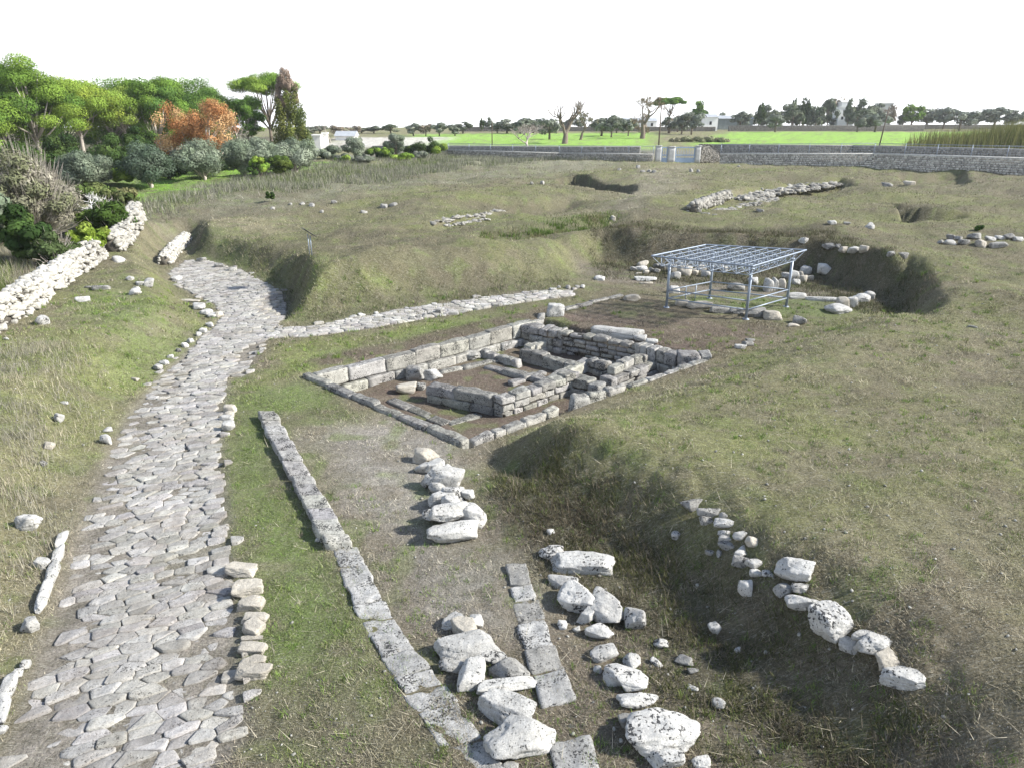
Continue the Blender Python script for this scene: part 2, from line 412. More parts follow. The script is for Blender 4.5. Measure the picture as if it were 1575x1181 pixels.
M['darkpanel'] = plain('dark_panel', (.035,.035,.04), .4, 0, .3, 10)
M['wood'] = plain('weathered_wood', (.13,.10,.08), .9, 0, .5, 6)
M['void'] = plain('dark_opening', (.02,.02,.022), .6, 0, .2, 4)
M['roof'] = plain('grey_roof', (.33,.35,.37), .7, 0, .3, 1)
# ------------------------------------------------------------------ roads in plan
# ------------------------------------------------------------------ ground colours (turf and soil patches; some dark ones paint shade into cut faces)
PAL = dict(olive=(.192,.212,.078), straw=(.335,.298,.190), lawn=(.20,.42,.03), bank=(.125,.128,.070), green=(.140,.215,.055), lush=(.115,.260,.030), soil=(.165,.137,.108),
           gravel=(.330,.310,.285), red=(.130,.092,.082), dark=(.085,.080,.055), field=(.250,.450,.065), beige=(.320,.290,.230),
           pale=(.62,.59,.55), brown=(.215,.182,.138), dirt=(.240,.208,.178), dryweed=(.220,.220,.170), asphalt=(.16,.16,.165))
PATCH = [  # outline in photo pixels, level, colour, strength, softness (m)
 ([(-300,800),(60,620),(140,520),(260,540),(160,760),(70,960),(-20,1181),(-300,1181)],.8,'straw',.25,2.5),
 ([(135,465),(225,430),(270,470),(240,520),(150,530)],1.2,'green',.75,2.2),
 ([(-50,520),(130,500),(260,560),(180,640),(60,620)],1.2,'olive',.7,2.0),
 ([(215,345),(430,315),(430,360),(330,355),(280,365),(215,400)],1.25,'straw',.7,2.5),
 ([(388,585),(470,580),(560,640),(490,640),(420,640),(520,880),(660,1181),(430,1181),(392,1050),(372,880),(352,740),(352,620)],0,'green',.72,1.0),
 ([(395,1040),(500,1010),(640,1040),(720,1240),(300,1240)],0,'soil',.7,1.0),
 ([(500,655),(610,640),(720,690),(690,780),(800,860),(830,960),(700,1000),(600,880),(545,780),(470,680)],0,'gravel',.8,1.0),
 ([(555,790),(640,800),(660,860),(640,960),(600,900)],0,'soil',.7,.9),
 ([(640,960),(1000,930),(1200,1240),(680,1240)],0,'soil',.75,1.2),
 ([(800,830),(1000,960),(1300,1240),(1100,1240),(900,960)],0,'soil',.7,1.0),
 ([(430,528),(560,512),(760,482),(880,464),(930,452),(840,488),(470,572),(390,590)],0,'olive',.9,.7),
 ([(440,560),(640,512),(800,482),(700,512),(520,560)],0,'green',.6,1.0),
 ([(440,485),(600,470),(870,435),(880,400),(700,440),(470,455)],.8,'olive',.75,1.6),
 ([(858,274),(884,271),(932,281),(978,290),(968,298),(915,291),(870,283)],1.,'dark',.85,1.),  # trench outline darkened: its shade painted into the ground colour
 ([(1366,319),(1424,323),(1402,334),(1484,338),(1440,343),(1396,346)],1.,'dark',.9,.9),  # right hollow: pit shade painted in as dark ground
 ([(300,362),(352,372),(362,408),(318,402),(292,392)],.8,'bank',.8,.6),  # shaded face of the upper road bank, painted darker
 ([(445,470),(600,440),(760,425),(860,420),(880,436),(700,460),(520,484),(445,492)],.8,'bank',.75,.9),
 ([(330,360),(420,395),(440,445),(395,425),(300,400)],.8,'green',.5,1.2),
 ([(474,574),(835,492),(1088,548),(716,682)],-.5,'red',.9,.35),
 ([(860,490),(960,455),(1150,495),(1170,525),(1100,550),(1000,525),(900,500)],0,'red',.72,1.0),
 ([(1020,468),(1090,452),(1270,460),(1320,478),(1270,495),(1160,480)],0,'lush',.42,.8),
 ([(880,405),(1000,425),(1320,445),(1280,460),(1060,450),(900,435)],0,'dirt',.8,1.0),
 ([(930,360),(1300,375),(1440,450),(1340,452),(1250,424),(940,408)],.8,'dark',.85,.8),  # shade on the wide pit's back wall, put into the ground colour
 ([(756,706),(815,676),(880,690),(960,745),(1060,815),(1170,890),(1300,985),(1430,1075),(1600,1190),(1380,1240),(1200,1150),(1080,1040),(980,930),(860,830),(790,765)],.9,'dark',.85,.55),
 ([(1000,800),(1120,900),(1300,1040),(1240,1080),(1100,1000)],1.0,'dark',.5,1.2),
 ([(1180,860),(1500,760),(1700,900),(1700,1240),(1560,1181)],1.45,'brown',.70,3.0),
 ([(900,660),(1200,560),(1400,560),(1400,700),(1100,760)],1.3,'olive',.6,3.0),
 ([(1300,560),(1640,480),(1640,640),(1420,620)],1.3,'brown',.45,2.5),
 ([(985,258),(1065,255),(1045,300),(960,345),(930,340)],1.3,'beige',.7,2.5),
 ([(740,362),(950,330),(955,342),(750,378)],1.2,'green',.55,1.6),
 ([(1380,268),(1640,262),(1640,330),(1500,300)],1.3,'brown',.55,3.0),
 ([(1300,368),(1000,352),(1000,365),(1290,382)],1.4,'red',.35,1.6),
 ([(60,1181),(130,960),(170,760),(200,660),(230,600),(200,600),(120,760),(50,1000),(-30,1181)],.2,'dirt',.6,.9),
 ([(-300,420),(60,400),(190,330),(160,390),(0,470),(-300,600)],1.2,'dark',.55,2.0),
 ([(215,345),(300,305),(470,262),(700,240),(1000,252),(860,265),(560,300),(410,330)],1.3,'dryweed',.7,3.0),
 ([(150,300),(240,313),(340,290),(430,268),(520,262),(520,250),(330,258),(170,272)],1.3,'lawn',1.,2.0),
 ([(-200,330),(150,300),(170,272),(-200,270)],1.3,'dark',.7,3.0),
 ([(480,250),(330,258),(170,272),(-100,275),(-300,212),(480,216)],1.3,'dark',.95,5.0),  # darkens the ground seen between the grove's trunks
 ([(590,222),(1000,226),(1004,205),(640,207)],2.2,'field',1.,5.0),
 ([(1060,222),(1640,222),(1640,203),(1120,204)],2.2,'field',1.,4.0),
 ([(500,226),(660,222),(700,212),(520,212)],2.2,'pale',.9,4.0),
 ([(560,242),(700,237),(1010,247),(1100,247),(1640,262),(1640,245),(1000,232),(700,226),(560,231)],1.4,'asphalt',.6,3.0),
]
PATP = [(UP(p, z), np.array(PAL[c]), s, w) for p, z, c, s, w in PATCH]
def ground_color(X, Y):
    X = np.asarray(X, float); Y = np.asarray(Y, float); n = len(X)
    sd = np.full(n, -50.); k = (Y < 80) & (np.abs(X) < 80); sd[k] = poly_sd(E_POLY, X[k], Y[k])
    t = sstep((sd+1.2*fbm2(X/2, Y/2, 2, 51))/2.0+.5)[:, None]
    a = sstep(.5+1.1*fbm2(X/4.5, Y/4.5, 4, 61))[:, None]; b = sstep(.5+1.3*fbm2(X/1.3, Y/1.3, 3, 71))[:, None]
    P = {k: np.array(v) for k, v in PAL.items()}
    out_c = P['olive']*(1-a*.75)+P['straw']*.62*a*.75; out_c = out_c*(1-.35*b)+P['brown']*.35*b
    in_c = P['brown']*(1-a)+P['soil']*a; in_c = in_c*(1-.4*b)+P['olive']*.4*b
    c = out_c*(1-t)+in_c*t
    wob = .8*fbm2(X/1.6, Y/1.6, 3, 81); wb2 = 1.0*fbm2(X/1.6+50, Y/1.6, 3, 85)
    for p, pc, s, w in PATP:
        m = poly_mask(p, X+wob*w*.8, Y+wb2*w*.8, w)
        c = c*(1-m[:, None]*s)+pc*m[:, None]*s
    nearf0 = np.clip((120-Y)/20, 0, 1)
    bare_ = (sstep((fbm2(X/1.1+9, Y/.8, 3, 101)-.18)/.25)*.55)[:, None]; c = c*(1-bare_)+(P['brown']*.75+c*.15)*bare_
    dp = (sstep((fbm2(X/5.5+20, Y/3.2, 4, 121)-.02)/.3)*np.clip((Y-24)/10, .15, 1)*nearf0*.62)[:, None]; c = c*(1-dp)+np.array([.140,.122,.082])*dp; c = c*(1-.20*np.clip((Y-26)/12, 0, 1)*nearf0)[:, None]
    dk = (sstep((fbm2(X/1.9+40, Y/1.2, 3, 131)-.12)/.25)*np.clip((Y-24)/8, 0, 1)*nearf0*.5)[:, None]; c = c*(1-dk)+np.array([.105,.108,.060])*dk
    rb = np.maximum(poly_mask(ROAD, X, Y, .3), poly_mask(LANE, X, Y, .2))[:, None]
    c = c*(1-rb)+np.array([.285,.258,.225])*(.85+.35*fbm2(X/.5, Y/.5, 2, 111))[:, None]*rb
    g = .5+.5*vnoise2(X/.55, Y/.55, 91); g2 = .5+.5*vnoise2(X/9, Y/9, 95)
    nearf = np.clip((150-Y)/20, 0, 1)
    tuft = (sstep((g-.62)/.25)*(.25+.35*g2)*nearf)[:, None]
    tuft = tuft*(1-rb*.8); c = c*(1-tuft)+np.array([.150,.200,.060])*tuft
    fd = np.clip((Y-330)/60, 0, 1)[:, None]
    c = c*(1-fd)+(P['olive']*.8+P['field']*.15)*fd
    return np.clip(c*(1+.18*fbm2(X/.8, Y/.8, 2, 97))[:, None], .01, .8)

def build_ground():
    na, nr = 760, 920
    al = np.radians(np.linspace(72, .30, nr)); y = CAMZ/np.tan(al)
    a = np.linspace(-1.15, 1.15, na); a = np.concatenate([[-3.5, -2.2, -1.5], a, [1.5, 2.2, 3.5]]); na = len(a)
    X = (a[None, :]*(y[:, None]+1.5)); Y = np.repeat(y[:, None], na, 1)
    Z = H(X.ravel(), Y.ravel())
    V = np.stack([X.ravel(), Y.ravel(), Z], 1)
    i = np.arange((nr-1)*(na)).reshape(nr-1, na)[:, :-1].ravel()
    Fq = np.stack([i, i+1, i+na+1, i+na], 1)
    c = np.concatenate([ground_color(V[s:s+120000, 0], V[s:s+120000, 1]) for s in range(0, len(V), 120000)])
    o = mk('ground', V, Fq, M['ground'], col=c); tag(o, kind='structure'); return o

# ------------------------------------------------------------------ paved road: real stones with earth joints
def clip_poly(P, mx, my, nx, ny):
    out = []; n = len(P)
    for i in range(n):
        a, b = P[i], P[(i+1) % n]
        da = (a[0]-mx)*nx+(a[1]-my)*ny; db = (b[0]-mx)*nx+(b[1]-my)*ny
        if da <= 0: out.append(a)
        if (da < 0 < db) or (db < 0 < da):
            t = da/(da-db); out.append((a[0]+(b[0]-a[0])*t, a[1]+(b[1]-a[1])*t))
    return out
def paving(name, poly, lx, ly, ang, seed, gap=.008, mat=None, lift=.012, excl=None, worn=None):
    r = np.random.default_rng(seed); ca, sa = math.cos(ang), math.sin(ang)
    L = np.array([[ca, sa], [-sa, ca]])                   # world -> local (x along the stones)
    lp = poly@L.T; x0, y0 = lp.min(0)-1; x1, y1 = lp.max(0)+1; S = []; row = 0; yy = y0
    while yy < y1:
        xx = x0+(row % 2)*lx*.5+r.uniform(-.1, .1)
        while xx < x1:
            S.append((xx+r.normal()*lx*.20, yy+r.normal()*ly*.20)); xx += lx*r.uniform(.7, 1.35)
        yy += ly; row += 1
    S = np.array(S); Wd = S@L                              # local -> world
    sd = poly_sd(poly, Wd[:, 0], Wd[:, 1]); keep = np.where(sd > ly*.04)[0]
    if excl is not None:
        keep = [k for k in keep if poly_sd(excl, Wd[k:k+1, 0], Wd[k:k+1, 1])[0] < 0]
    mb = MB(); asp = lx/ly; q = S*np.array([1/asp, 1])
    cells = []
    for k in keep:
        d = q-q[k]; d2 = (d**2).sum(1); nb = np.argsort(d2)[1:19]
        R = ly*2.2; P = [(q[k][0]-R, q[k][1]-R), (q[k][0]+R, q[k][1]-R), (q[k][0]+R, q[k][1]+R), (q[k][0]-R, q[k][1]+R)]
        for j in nb:
            P = clip_poly(P, (q[k][0]+q[j][0])/2, (q[k][1]+q[j][1])/2, q[j][0]-q[k][0], q[j][1]-q[k][1])
            if len(P) < 3: break
        if len(P) < 3: continue
        P = np.array(P)*np.array([asp, 1])
        if sd[k] < .75:
            Pw = P@L; cw = Pw.mean(0); e0 = poly; e1 = np.roll(poly, -1, 0); ev = e1-e0; tt = np.clip(((cw-e0)*ev).sum(1)/(ev**2).sum(1), 0, 1)
            ii = np.argmin(((e0+ev*tt[:, None]-cw)**2).sum(1)); nx, ny = ev[ii][1], -ev[ii][0]; nl = math.hypot(nx, ny); nx, ny = nx/nl, ny/nl
            if (cw[0]-e0[ii][0])*nx+(cw[1]-e0[ii][1])*ny > 0: nx, ny = -nx, -ny
            jj = r.normal()*.035; P = clip_poly([tuple(p) for p in Pw], e0[ii][0]+nx*jj, e0[ii][1]+ny*jj, nx, ny)
            if len(P) < 3: continue
            P = np.array(P)@L.T
            if np.ptp(P[:, 0]) < .12 or np.ptp(P[:, 1]) < .1: continue
        c = P.mean(0)
        ext = np.linalg.norm(P-c, axis=1); P = c+(P-c)*(np.clip(1-gap*r.uniform(.4, 1.3)/np.maximum(ext, .05), .5, 1)*np.where(ext > ly*1.35, ly*1.35/ext, 1))[:, None]
        rr = r.uniform(.06, .14)
        for _ in range(2):
            Q = np.roll(P, -1, 0); P = np.stack([P*(1-rr)+Q*rr, P*rr+Q*(1-rr)], 1).reshape(-1, 2)
        cells.append((k, c@L, P@L, sd[k]))
    allc = np.array([c[1] for c in cells]); gz = H(allc[:, 0], allc[:, 1])
    for (k, c, P, s), z in zip(cells, gz):
        n = len(P); tx, ty = r.normal()*.025, r.normal()*.025
        sink = r.uniform(-.015, .02)
        if worn is not None: sink -= worn(c, s)*r.uniform(.2, 1.0)
        rings = []
        for f, h in ((1.0, -.16), (1.0, lift*.35), (.93, lift*.9), (.62, lift*1.05), (.3, lift*1.05)):
            R = c+(P-c)*f; zz = z+.055+h+sink+(R[:, 0]-c[0])*tx+(R[:, 1]-c[1])*ty
            if f < .99: zz = zz+.016*vnoise2(R[:, 0]*6, R[:, 1]*6, seed+3)
            rings.append(np.column_stack([R, zz]))
        V = np.vstack(rings+[np.array([[c[0], c[1], z+.055+lift*1.05+sink]])]); nr = len(rings); fq = []; j = np.arange(n); jn = (j+1) % n
        for a in range(nr-1): fq.append(np.stack([a*n+j, a*n+jn, (a+1)*n+jn, (a+1)*n+j], 1))
        ft = np.stack([(nr-1)*n+j, (nr-1)*n+jn, np.full(n, nr*n)], 1)
        t = r.uniform(.74, 1.2); mb.add(V, [np.concatenate(fq), ft], (t, t*r.uniform(.97, 1.0), t*r.uniform(.92, 1.0)))
    o = mb.build(name, mat or M['paving']); tag(o, kind='structure'); return o
def road_worn(c, s):
    # the left edge near the viewer is half buried in earth
    e = U(120, 830, 0); left = np.clip((2.0-s)/2.0, 0, 1)*(1 if c[0] < -.48*c[1]-.2 else .1)
    nz = .5+.5*vnoise2(np.array([c[0]*.9]), np.array([c[1]*.9]), 5)[0]
    near = np.clip((10.8-c[1])/3, 0, 1)*.6
    return .15*max(left*(.3+nz), near*nz)

# ------------------------------------------------------------------ masonry
def wall(mb, A, B, th, z0, z1, ch=.3, bl=(.5, .9), seed=0, gap=.018, jit=.02, rough=.02, skip=.0, r=.05, topvar=.0, core=True, n=5, shear=0., za=None):
    """courses of worn blocks from A to B (plan points); z1 may be (zA, zB)"""
    rr = np.random.default_rng(seed); A = np.asarray(A[:2], float); B = np.asarray(B[:2], float); L = np.linalg.norm(B-A); u = (B-A)/L
    ang = math.atan2(u[1], u[0]); zt = z1 if isinstance(z1, tuple) else (z1, z1); nc = max(1, round((max(zt)-z0)/ch))
    for c in range(nc):
        x = 0. if c % 2 == 0 else -rr.uniform(.1, .4)*bl[0]
        while x < L-.05:
            l = rr.uniform(*bl); xs, xe = max(x, 0), min(x+l, L)
            if L-xe < bl[0]*.4: xe = L
            x = x+l if xe < L else L+1
            if xe-xs < .12: continue
            f = (xs+xe)/2/L; zl = z0+(zt[0]*(1-f)+zt[1]*f-z0)*c/nc; zh = z0+(zt[0]*(1-f)+zt[1]*f-z0)*(c+1)/nc
            top = c == nc-1
            if top and rr.random() < skip: continue
            if top: zh += rr.normal()*topvar
            t = th*rr.uniform(.92, 1.05)
            P, Fq = rbox((xe-xs-gap, t, zh-zl-gap*.8), r, n, int(rr.integers(1e6)), rough)
            if shear: P[:, 0] += P[:, 1]*shear
            P = rotz(P, rr.normal()*.012); P[:, 0] += (xs+xe)/2; P[:, 1] += rr.normal()*jit; P[:, 2] += (zl+zh)/2+rr.normal()*.006
            P = rotz(P, ang); P[:, :2] += A
            g = rr.uniform(.8, 1.12); mb.add(P, Fq, (g, g*rr.uniform(.97, 1.), g*rr.uniform(.9, 1.)))
    if core and nc > 1:
        P, Fq = box(.06, L-.06, -th*.36, th*.36, z0, min(zt)-ch*.6 if skip else min(zt)-.07); P = rotz(P, ang); P[:, :2] += A
        mb.add(P, Fq, (.35, .32, .28))
def masonry_thing(name, label, cat, parts, group=None, mat=None):
    mb = MB()
    for kw in parts: wall(mb, **kw)
    V = np.concatenate(mb.V); c = np.array([(V[:, 0].min()+V[:, 0].max())/2, (V[:, 1].min()+V[:, 1].max())/2, V[:, 2].min()])
    o = mb.build(name, mat or M['masonry'], origin=c); return tag(o, label, cat, group)
def rubble(name, label, path, seed, size=(.14, .34), n_per_m=60, mat=None, group=None, cat='wall', core=True, tone=(.72, 1.15)):
    """dry-stone heap: path = list of (x, y, ground z, height, half width)"""
    r = np.random.default_rng(seed); mb = MB(); path = np.array(path)
    for a, b in zip(path[:-1], path[1:]):
        L = np.linalg.norm(b[:2]-a[:2]); u = (b[:2]-a[:2])/L; nn = np.array([-u[1], u[0]])
        cor, Fq = box(0, L, -1, 1, -.1, 1)
        for i, v in enumerate(cor):
            p = a if v[0] < L/2 else b; tp = v[2] > .5
            w = p[4]*(.45 if tp else .85); z = p[2]-.1 if not tp else p[2]+p[3]*.82
            q = p[:2]+nn*v[1]*w; cor[i] = (q[0], q[1], z)
        if core: mb.add(cor, Fq, (.28, .26, .23))
        for _ in range(int(L*n_per_m)):
            t = r.random(); p = a+(b-a)*t; s = r.uniform(*size); h = p[3]
            side = r.choice([-1, 1], p=[.35, .65]) if r.random() < .75 else 0
            if side: z = r.random()*h; w = p[4]*(1-.5*z/max(h, .1)); off = side*w
            else: z = h*r.uniform(.85, 1.0); off = r.uniform(-.5, .5)*p[4]
            P, F2 = rock((s*r.uniform(.9, 1.6), s*r.uniform(.8, 1.3), s*r.uniform(.6, 1.)*(1 if core else .55)), int(r.integers(1e6)), 4, 14, 10, .6, .05)
            P[:, 2] -= s*.4; P = rotx(rotz(P, r.uniform(0, PI)), r.normal()*.25)
            q = p[:2]+nn*off; P += np.array([q[0], q[1], p[2]+z]); g = r.uniform(*tone)
            mb.add(P, F2, (g, g*.985, g*.95))
    V = np.concatenate(mb.V); c = np.array([V[:, 0].mean(), V[:, 1].mean(), V[:, 2].min()])
    return tag(mb.build(name, mat or M['drystone'], origin=c), label, cat, group)

build_ground()
grassgap = UP([(352,556),(388,552),(398,528),(380,530)])
paving('road', ROAD, .42, .215, .42, 101, worn=road_worn, excl=grassgap)
paving('path', LANE, .45, .30, .25, 102, gap=.012, lift=.022)

# ---- the enclosure and the rooms inside it
R_ = lambda px, py, z=0.: U(px, py, z)[:2]
A0, B0, C0, D0 = R_(470,577,.05), R_(842,487,.05), R_(1090,546,.05), R_(716,681,.05)
uAB = (B0-A0)/np.linalg.norm(B0-A0); nAB = np.array([uAB[1], -uAB[0]])     # towards the inside
masonry_thing('enclosure_wall', 'long pale wall of big upright blocks along the grass strip behind the sunken rooms', 'wall', [
    dict(A=A0+uAB*.3+nAB*.05, B=B0-uAB*.4+nAB*.05, th=.42, z0=-.50, z1=(.01,.07), ch=.7, bl=(1.1,2.0), seed=11, rough=.02, r=.018, n=11, topvar=.02, gap=.006, jit=.008),
    dict(A=A0+uAB*1.2+nAB*.16, B=B0-uAB*.4+nAB*.16, th=.5, z0=-.92, z1=-.52, ch=.4, bl=(.8,1.5), seed=12, rough=.02, r=.03, n=7, gap=.010)])
masonry_thing('enclosure_kerb', 'row of thick weathered kerb blocks along the near left side of the sunken rooms', 'wall', [
    dict(A=A0, B=D0, th=.36, z0=-.75, z1=.13, ch=.9, bl=(.9,1.5), seed=13, rough=.03, r=.07, n=9, topvar=.015)])
masonry_thing('broken_kerb', 'near piece of the broken kerb of flat grey stones below the bright room wall', 'kerb', [
    dict(A=R_(722,676,0), B=R_(858,625,0), th=.30, z0=-.7, z1=.0, ch=.8, bl=(.4,.9), seed=14, rough=.045, r=.05, n=8, core=False)])
masonry_thing('broken_kerb', 'lumpy middle piece of the broken kerb beside the short crosswise wall', 'kerb', [
    dict(A=R_(878,612,.0), B=R_(960,592,.0), th=.36, z0=-.7, z1=.04, ch=.8, bl=(.4,.8), seed=15, rough=.055, r=.07, n=8, core=False)])
masonry_thing('broken_kerb', 'far piece of the broken kerb half under the grass towards the corner blocks', 'kerb', [
    dict(A=R_(968,592,.0), B=R_(1085,553,.0), th=.32, z0=-.7, z1=.03, ch=.8, bl=(.6,1.1), seed=16, rough=.045, r=.07, n=8, core=False)])
masonry_thing('room_wall', 'dark lichened wall running from the stacked blocks to the near room corner', 'wall', [
    dict(A=R_(662,588,-.22), B=R_(762,606,-.20), th=.50, z0=-.9, z1=(-.27,-.20), ch=.36, bl=(1.0,1.9), seed=17, rough=.045, topvar=.015, jit=.015, gap=.008, r=.025, n=8)], mat=M['masonry'])
masonry_thing('room_wall', 'bright coursed block wall facing the broken kerb at the near room corner', 'wall', [
    dict(A=R_(766,610,-.15), B=R_(884,572,-.15), th=.48, z0=-.9, z1=(-.18,-.10), ch=.24, bl=(.35,.8), seed=18, rough=.04, topvar=.02, jit=.02, r=.02, n=7)])
masonry_thing('cross_wall', 'short crosswise block wall jutting out between the two bright room walls', 'wall', [
    dict(A=R_(882,572,-.1), B=R_(926,592,-.3), th=.55, z0=-.9, z1=(-.12,-.3), ch=.38, bl=(.7,1.1), seed=19, rough=.06, topvar=.03, r=.03, n=8)])
masonry_thing('room_wall', 'stepped block wall near the deep corner pit facing the grassy bank', 'wall', [
    dict(A=R_(930,580,-.3), B=R_(1006,552,-.3), th=.55, z0=-.9, z1=-.34, ch=.28, bl=(.4,.8), seed=20, rough=.045, r=.02, n=7),
    dict(A=R_(938,562,0), B=R_(992,541,0), th=.42, z0=-.36, z1=-.03, ch=.36, bl=(.45,.75), seed=21, rough=.05, r=.05, n=6, jit=.03)])
masonry_thing('cross_wall', 'dark speckled low wall crossing the middle of the sunken rooms', 'wall', [
    dict(A=R_(803,533,-.3), B=R_(893,556,-.3), th=.46, z0=-.9, z1=(-.34,-.40), ch=.6, bl=(1.0,1.6), seed=22, rough=.05, r=.035, n=9)])
masonry_thing('cross_wall', 'grey cross wall leading back from the inner room to the deep corner pit', 'wall', [
    dict(A=R_(845,577,-.35), B=R_(903,549,-.35), th=.40, z0=-.9, z1=-.42, ch=.6, bl=(.8,1.2), seed=23, rough=.04, r=.035, n=9)])
masonry_thing('stone_sill', 'thin pale sill lying level with the red soil inside the front room', 'wall', [
    dict(A=R_(676,571,-.75), B=R_(775,549,-.75), th=.30, z0=-1., z1=-.73, ch=.4, bl=(.8,1.4), seed=24, rough=.02, r=.035, n=6, core=False)])
masonry_thing('stone_sill', 'pitted low sill between the front room and the middle cross walls', 'wall', [
    dict(A=R_(748,560,-.7), B=R_(845,585,-.7), th=.42, z0=-1., z1=(-.74,-.6), ch=.5, bl=(.8,1.4), seed=25, rough=.04, r=.05, n=7, core=False)])
masonry_thing('stone_sill', 'flat pitted stone edging let into the trench floor beside the near left kerb', 'wall', [
    dict(A=R_(600,614,-.8), B=R_(690,651,-.8), th=.42, z0=-1.05, z1=-.76, ch=.5, bl=(.9,1.4), seed=26, rough=.03, r=.035, n=7, core=False),
    dict(A=R_(690,651,-.8), B=R_(738,636,-.8), th=.34, z0=-1.05, z1=-.78, ch=.5, bl=(.9,1.4), seed=27, rough=.03, r=.035, n=7, core=False)])
masonry_thing('pit_wall', 'ragged many coursed dark wall behind the deep corner pit of the rooms', 'wall', [
    dict(A=R_(806,500,0), B=R_(868,511,0), th=.6, z0=-.92, z1=.08, ch=.30, bl=(.4,.9), seed=28, rough=.05, r=.05, n=7, jit=.035, topvar=.03),
    dict(A=R_(866,510,0), B=R_(985,532,0), th=.5, z0=-.92, z1=.08, ch=.22, bl=(.3,.7), seed=29, rough=.04, r=.07, n=6, jit=.03, topvar=.03)])
masonry_thing('pit_wall', 'neat brick like row of small upright blocks running to the far right corner', 'wall', [
    dict(A=R_(982,530,.05), B=R_(1045,545,.05), th=.55, z0=-.9, z1=.10, ch=.5, bl=(.26,.5), seed=30, rough=.025, r=.03, n=6, topvar=.02)])
masonry_thing('corner_block_wall', 'heavy grey corner blocks at the far right end of the sunken rooms', 'wall', [
    dict(A=R_(1042,543,.1), B=R_(1092,544,.1), th=.75, z0=-.9, z1=.14, ch=.5, bl=(.7,1.1), seed=31, rough=.04, r=.03, n=8)])
masonry_thing('low_kerb_wall', 'low narrow stone kerb continuing the pale wall past the big white block', 'wall', [
    dict(A=R_(868,481,0), B=R_(955,459,0), th=.30, z0=-.25, z1=.22, ch=.5, bl=(.7,1.3), seed=32, rough=.035, r=.05, n=7, core=False)])
masonry_thing('partition_wall', 'narrow broken partition of small grey stones in the back left compartment of the rooms', 'wall', [
    dict(A=R_(742,540,-.6), B=R_(800,556,-.6), th=.32, z0=-.95, z1=-.55, ch=.3, bl=(.3,.6), seed=34, rough=.05, r=.035, n=7, jit=.03, skip=.15, core=False)])
masonry_thing('partition_wall', 'low ragged stub of stones between the middle cross wall and the pit wall', 'wall', [
    dict(A=R_(836,523,-.4), B=R_(812,531,-.4), th=.4, z0=-.95, z1=-.42, ch=.26, bl=(.3,.55), seed=35, rough=.05, r=.035, n=7, jit=.03, core=False)])
masonry_thing('partition_wall', 'small tumbled partition beside the deep corner pit', 'wall', [
    dict(A=R_(905,551,-.35), B=R_(935,560,-.35), th=.42, z0=-.95, z1=-.32, ch=.3, bl=(.35,.6), seed=36, rough=.06, r=.07, n=7, jit=.03, core=False)])
masonry_thing('partition_wall', 'thin low stone line across the front room parallel to the bright wall', 'wall', [
    dict(A=R_(782,588,-.75), B=R_(838,572,-.75), th=.26, z0=-1., z1=-.70, ch=.4, bl=(.4,.8), seed=37, rough=.04, r=.035, n=7, jit=.03, core=False)])
# ---- the raised row of oblique blocks in the foreground
masonry_thing('foundation_wall', 'long raised foundation row of tightly set oblique lichened blocks on the green strip', 'wall', [
    dict(A=R_(409,630,.25), B=R_(520,834,.21), th=.50, z0=-.25, z1=.21, ch=.6, bl=(.5,.9), seed=33, rough=.028, r=.04, n=10, gap=.012, shear=.5, topvar=.01, jit=.012, core=False)], mat=M['pitted'])

# ------------------------------------------------------------------ camera, sun, sky
cam = bpy.data.cameras.new('camera'); co = bpy.data.objects.new('camera', cam); COL.objects.link(co)
co.location = (0, 0, CAMZ); co.rotation_euler = (PI/2-PITCH, 0, 0)
cam.sensor_width = 36; cam.lens = 36*F/1575; cam.clip_end = 5000; cam.clip_start = .1
SC.camera = co
SUN_EL, SUN_AZ = math.radians(35), math.radians(96)       # azimuth clockwise from straight ahead
sd_ = Vector((math.cos(SUN_EL)*math.sin(SUN_AZ), math.cos(SUN_EL)*math.cos(SUN_AZ), math.sin(SUN_EL)))
sl = bpy.data.lights.new('sun', 'SUN'); sl.energy = 4.1; sl.angle = math.radians(2.5); sl.color = (1., .96, .885)
so = bpy.data.objects.new('sun', sl); COL.objects.link(so); so.rotation_euler = sd_.to_track_quat('Z', 'Y').to_euler(); so.location = (60, 0, 60)
w = bpy.data.worlds.new('World'); SC.world = w; w.use_nodes = True; nt = w.node_tree; nt.nodes.clear()
sky = nt.nodes.new('ShaderNodeTexSky'); sky.sky_type = 'NISHITA'; sky.sun_disc = False; sky.sun_elevation = SUN_EL; sky.sun_rotation = SUN_AZ
sky.air_density = 1.0; sky.dust_density = .6; sky.ozone_density = 1.0
bg = nt.nodes.new('ShaderNodeBackground'); bg.inputs['Strength'].default_value = .13
wo = nt.nodes.new('ShaderNodeOutputWorld'); bg.inputs['Strength'].default_value = .105
# thin bright winter haze whitens the lower sky
tcw = nt.nodes.new('ShaderNodeTexCoord'); sx = nt.nodes.new('ShaderNodeSeparateXYZ'); nt.links.new(tcw.outputs['Generated'], sx.inputs[0])
hzf = mrange(nt, sx.outputs['Z'], .14, .45, 1., .06)
nt.links.new(mixc(nt, hzf, sky.outputs[0], (7.4, 7.5, 7.7)), bg.inputs[0]); nt.links.new(bg.outputs[0], wo.inputs[0])
SC.view_settings.view_transform = 'Standard'; SC.view_settings.look = 'None'; SC.view_settings.exposure = 1.35; SC.view_settings.gamma = 1
SC.cycles.max_bounces = 5; SC.cycles.use_denoising = True
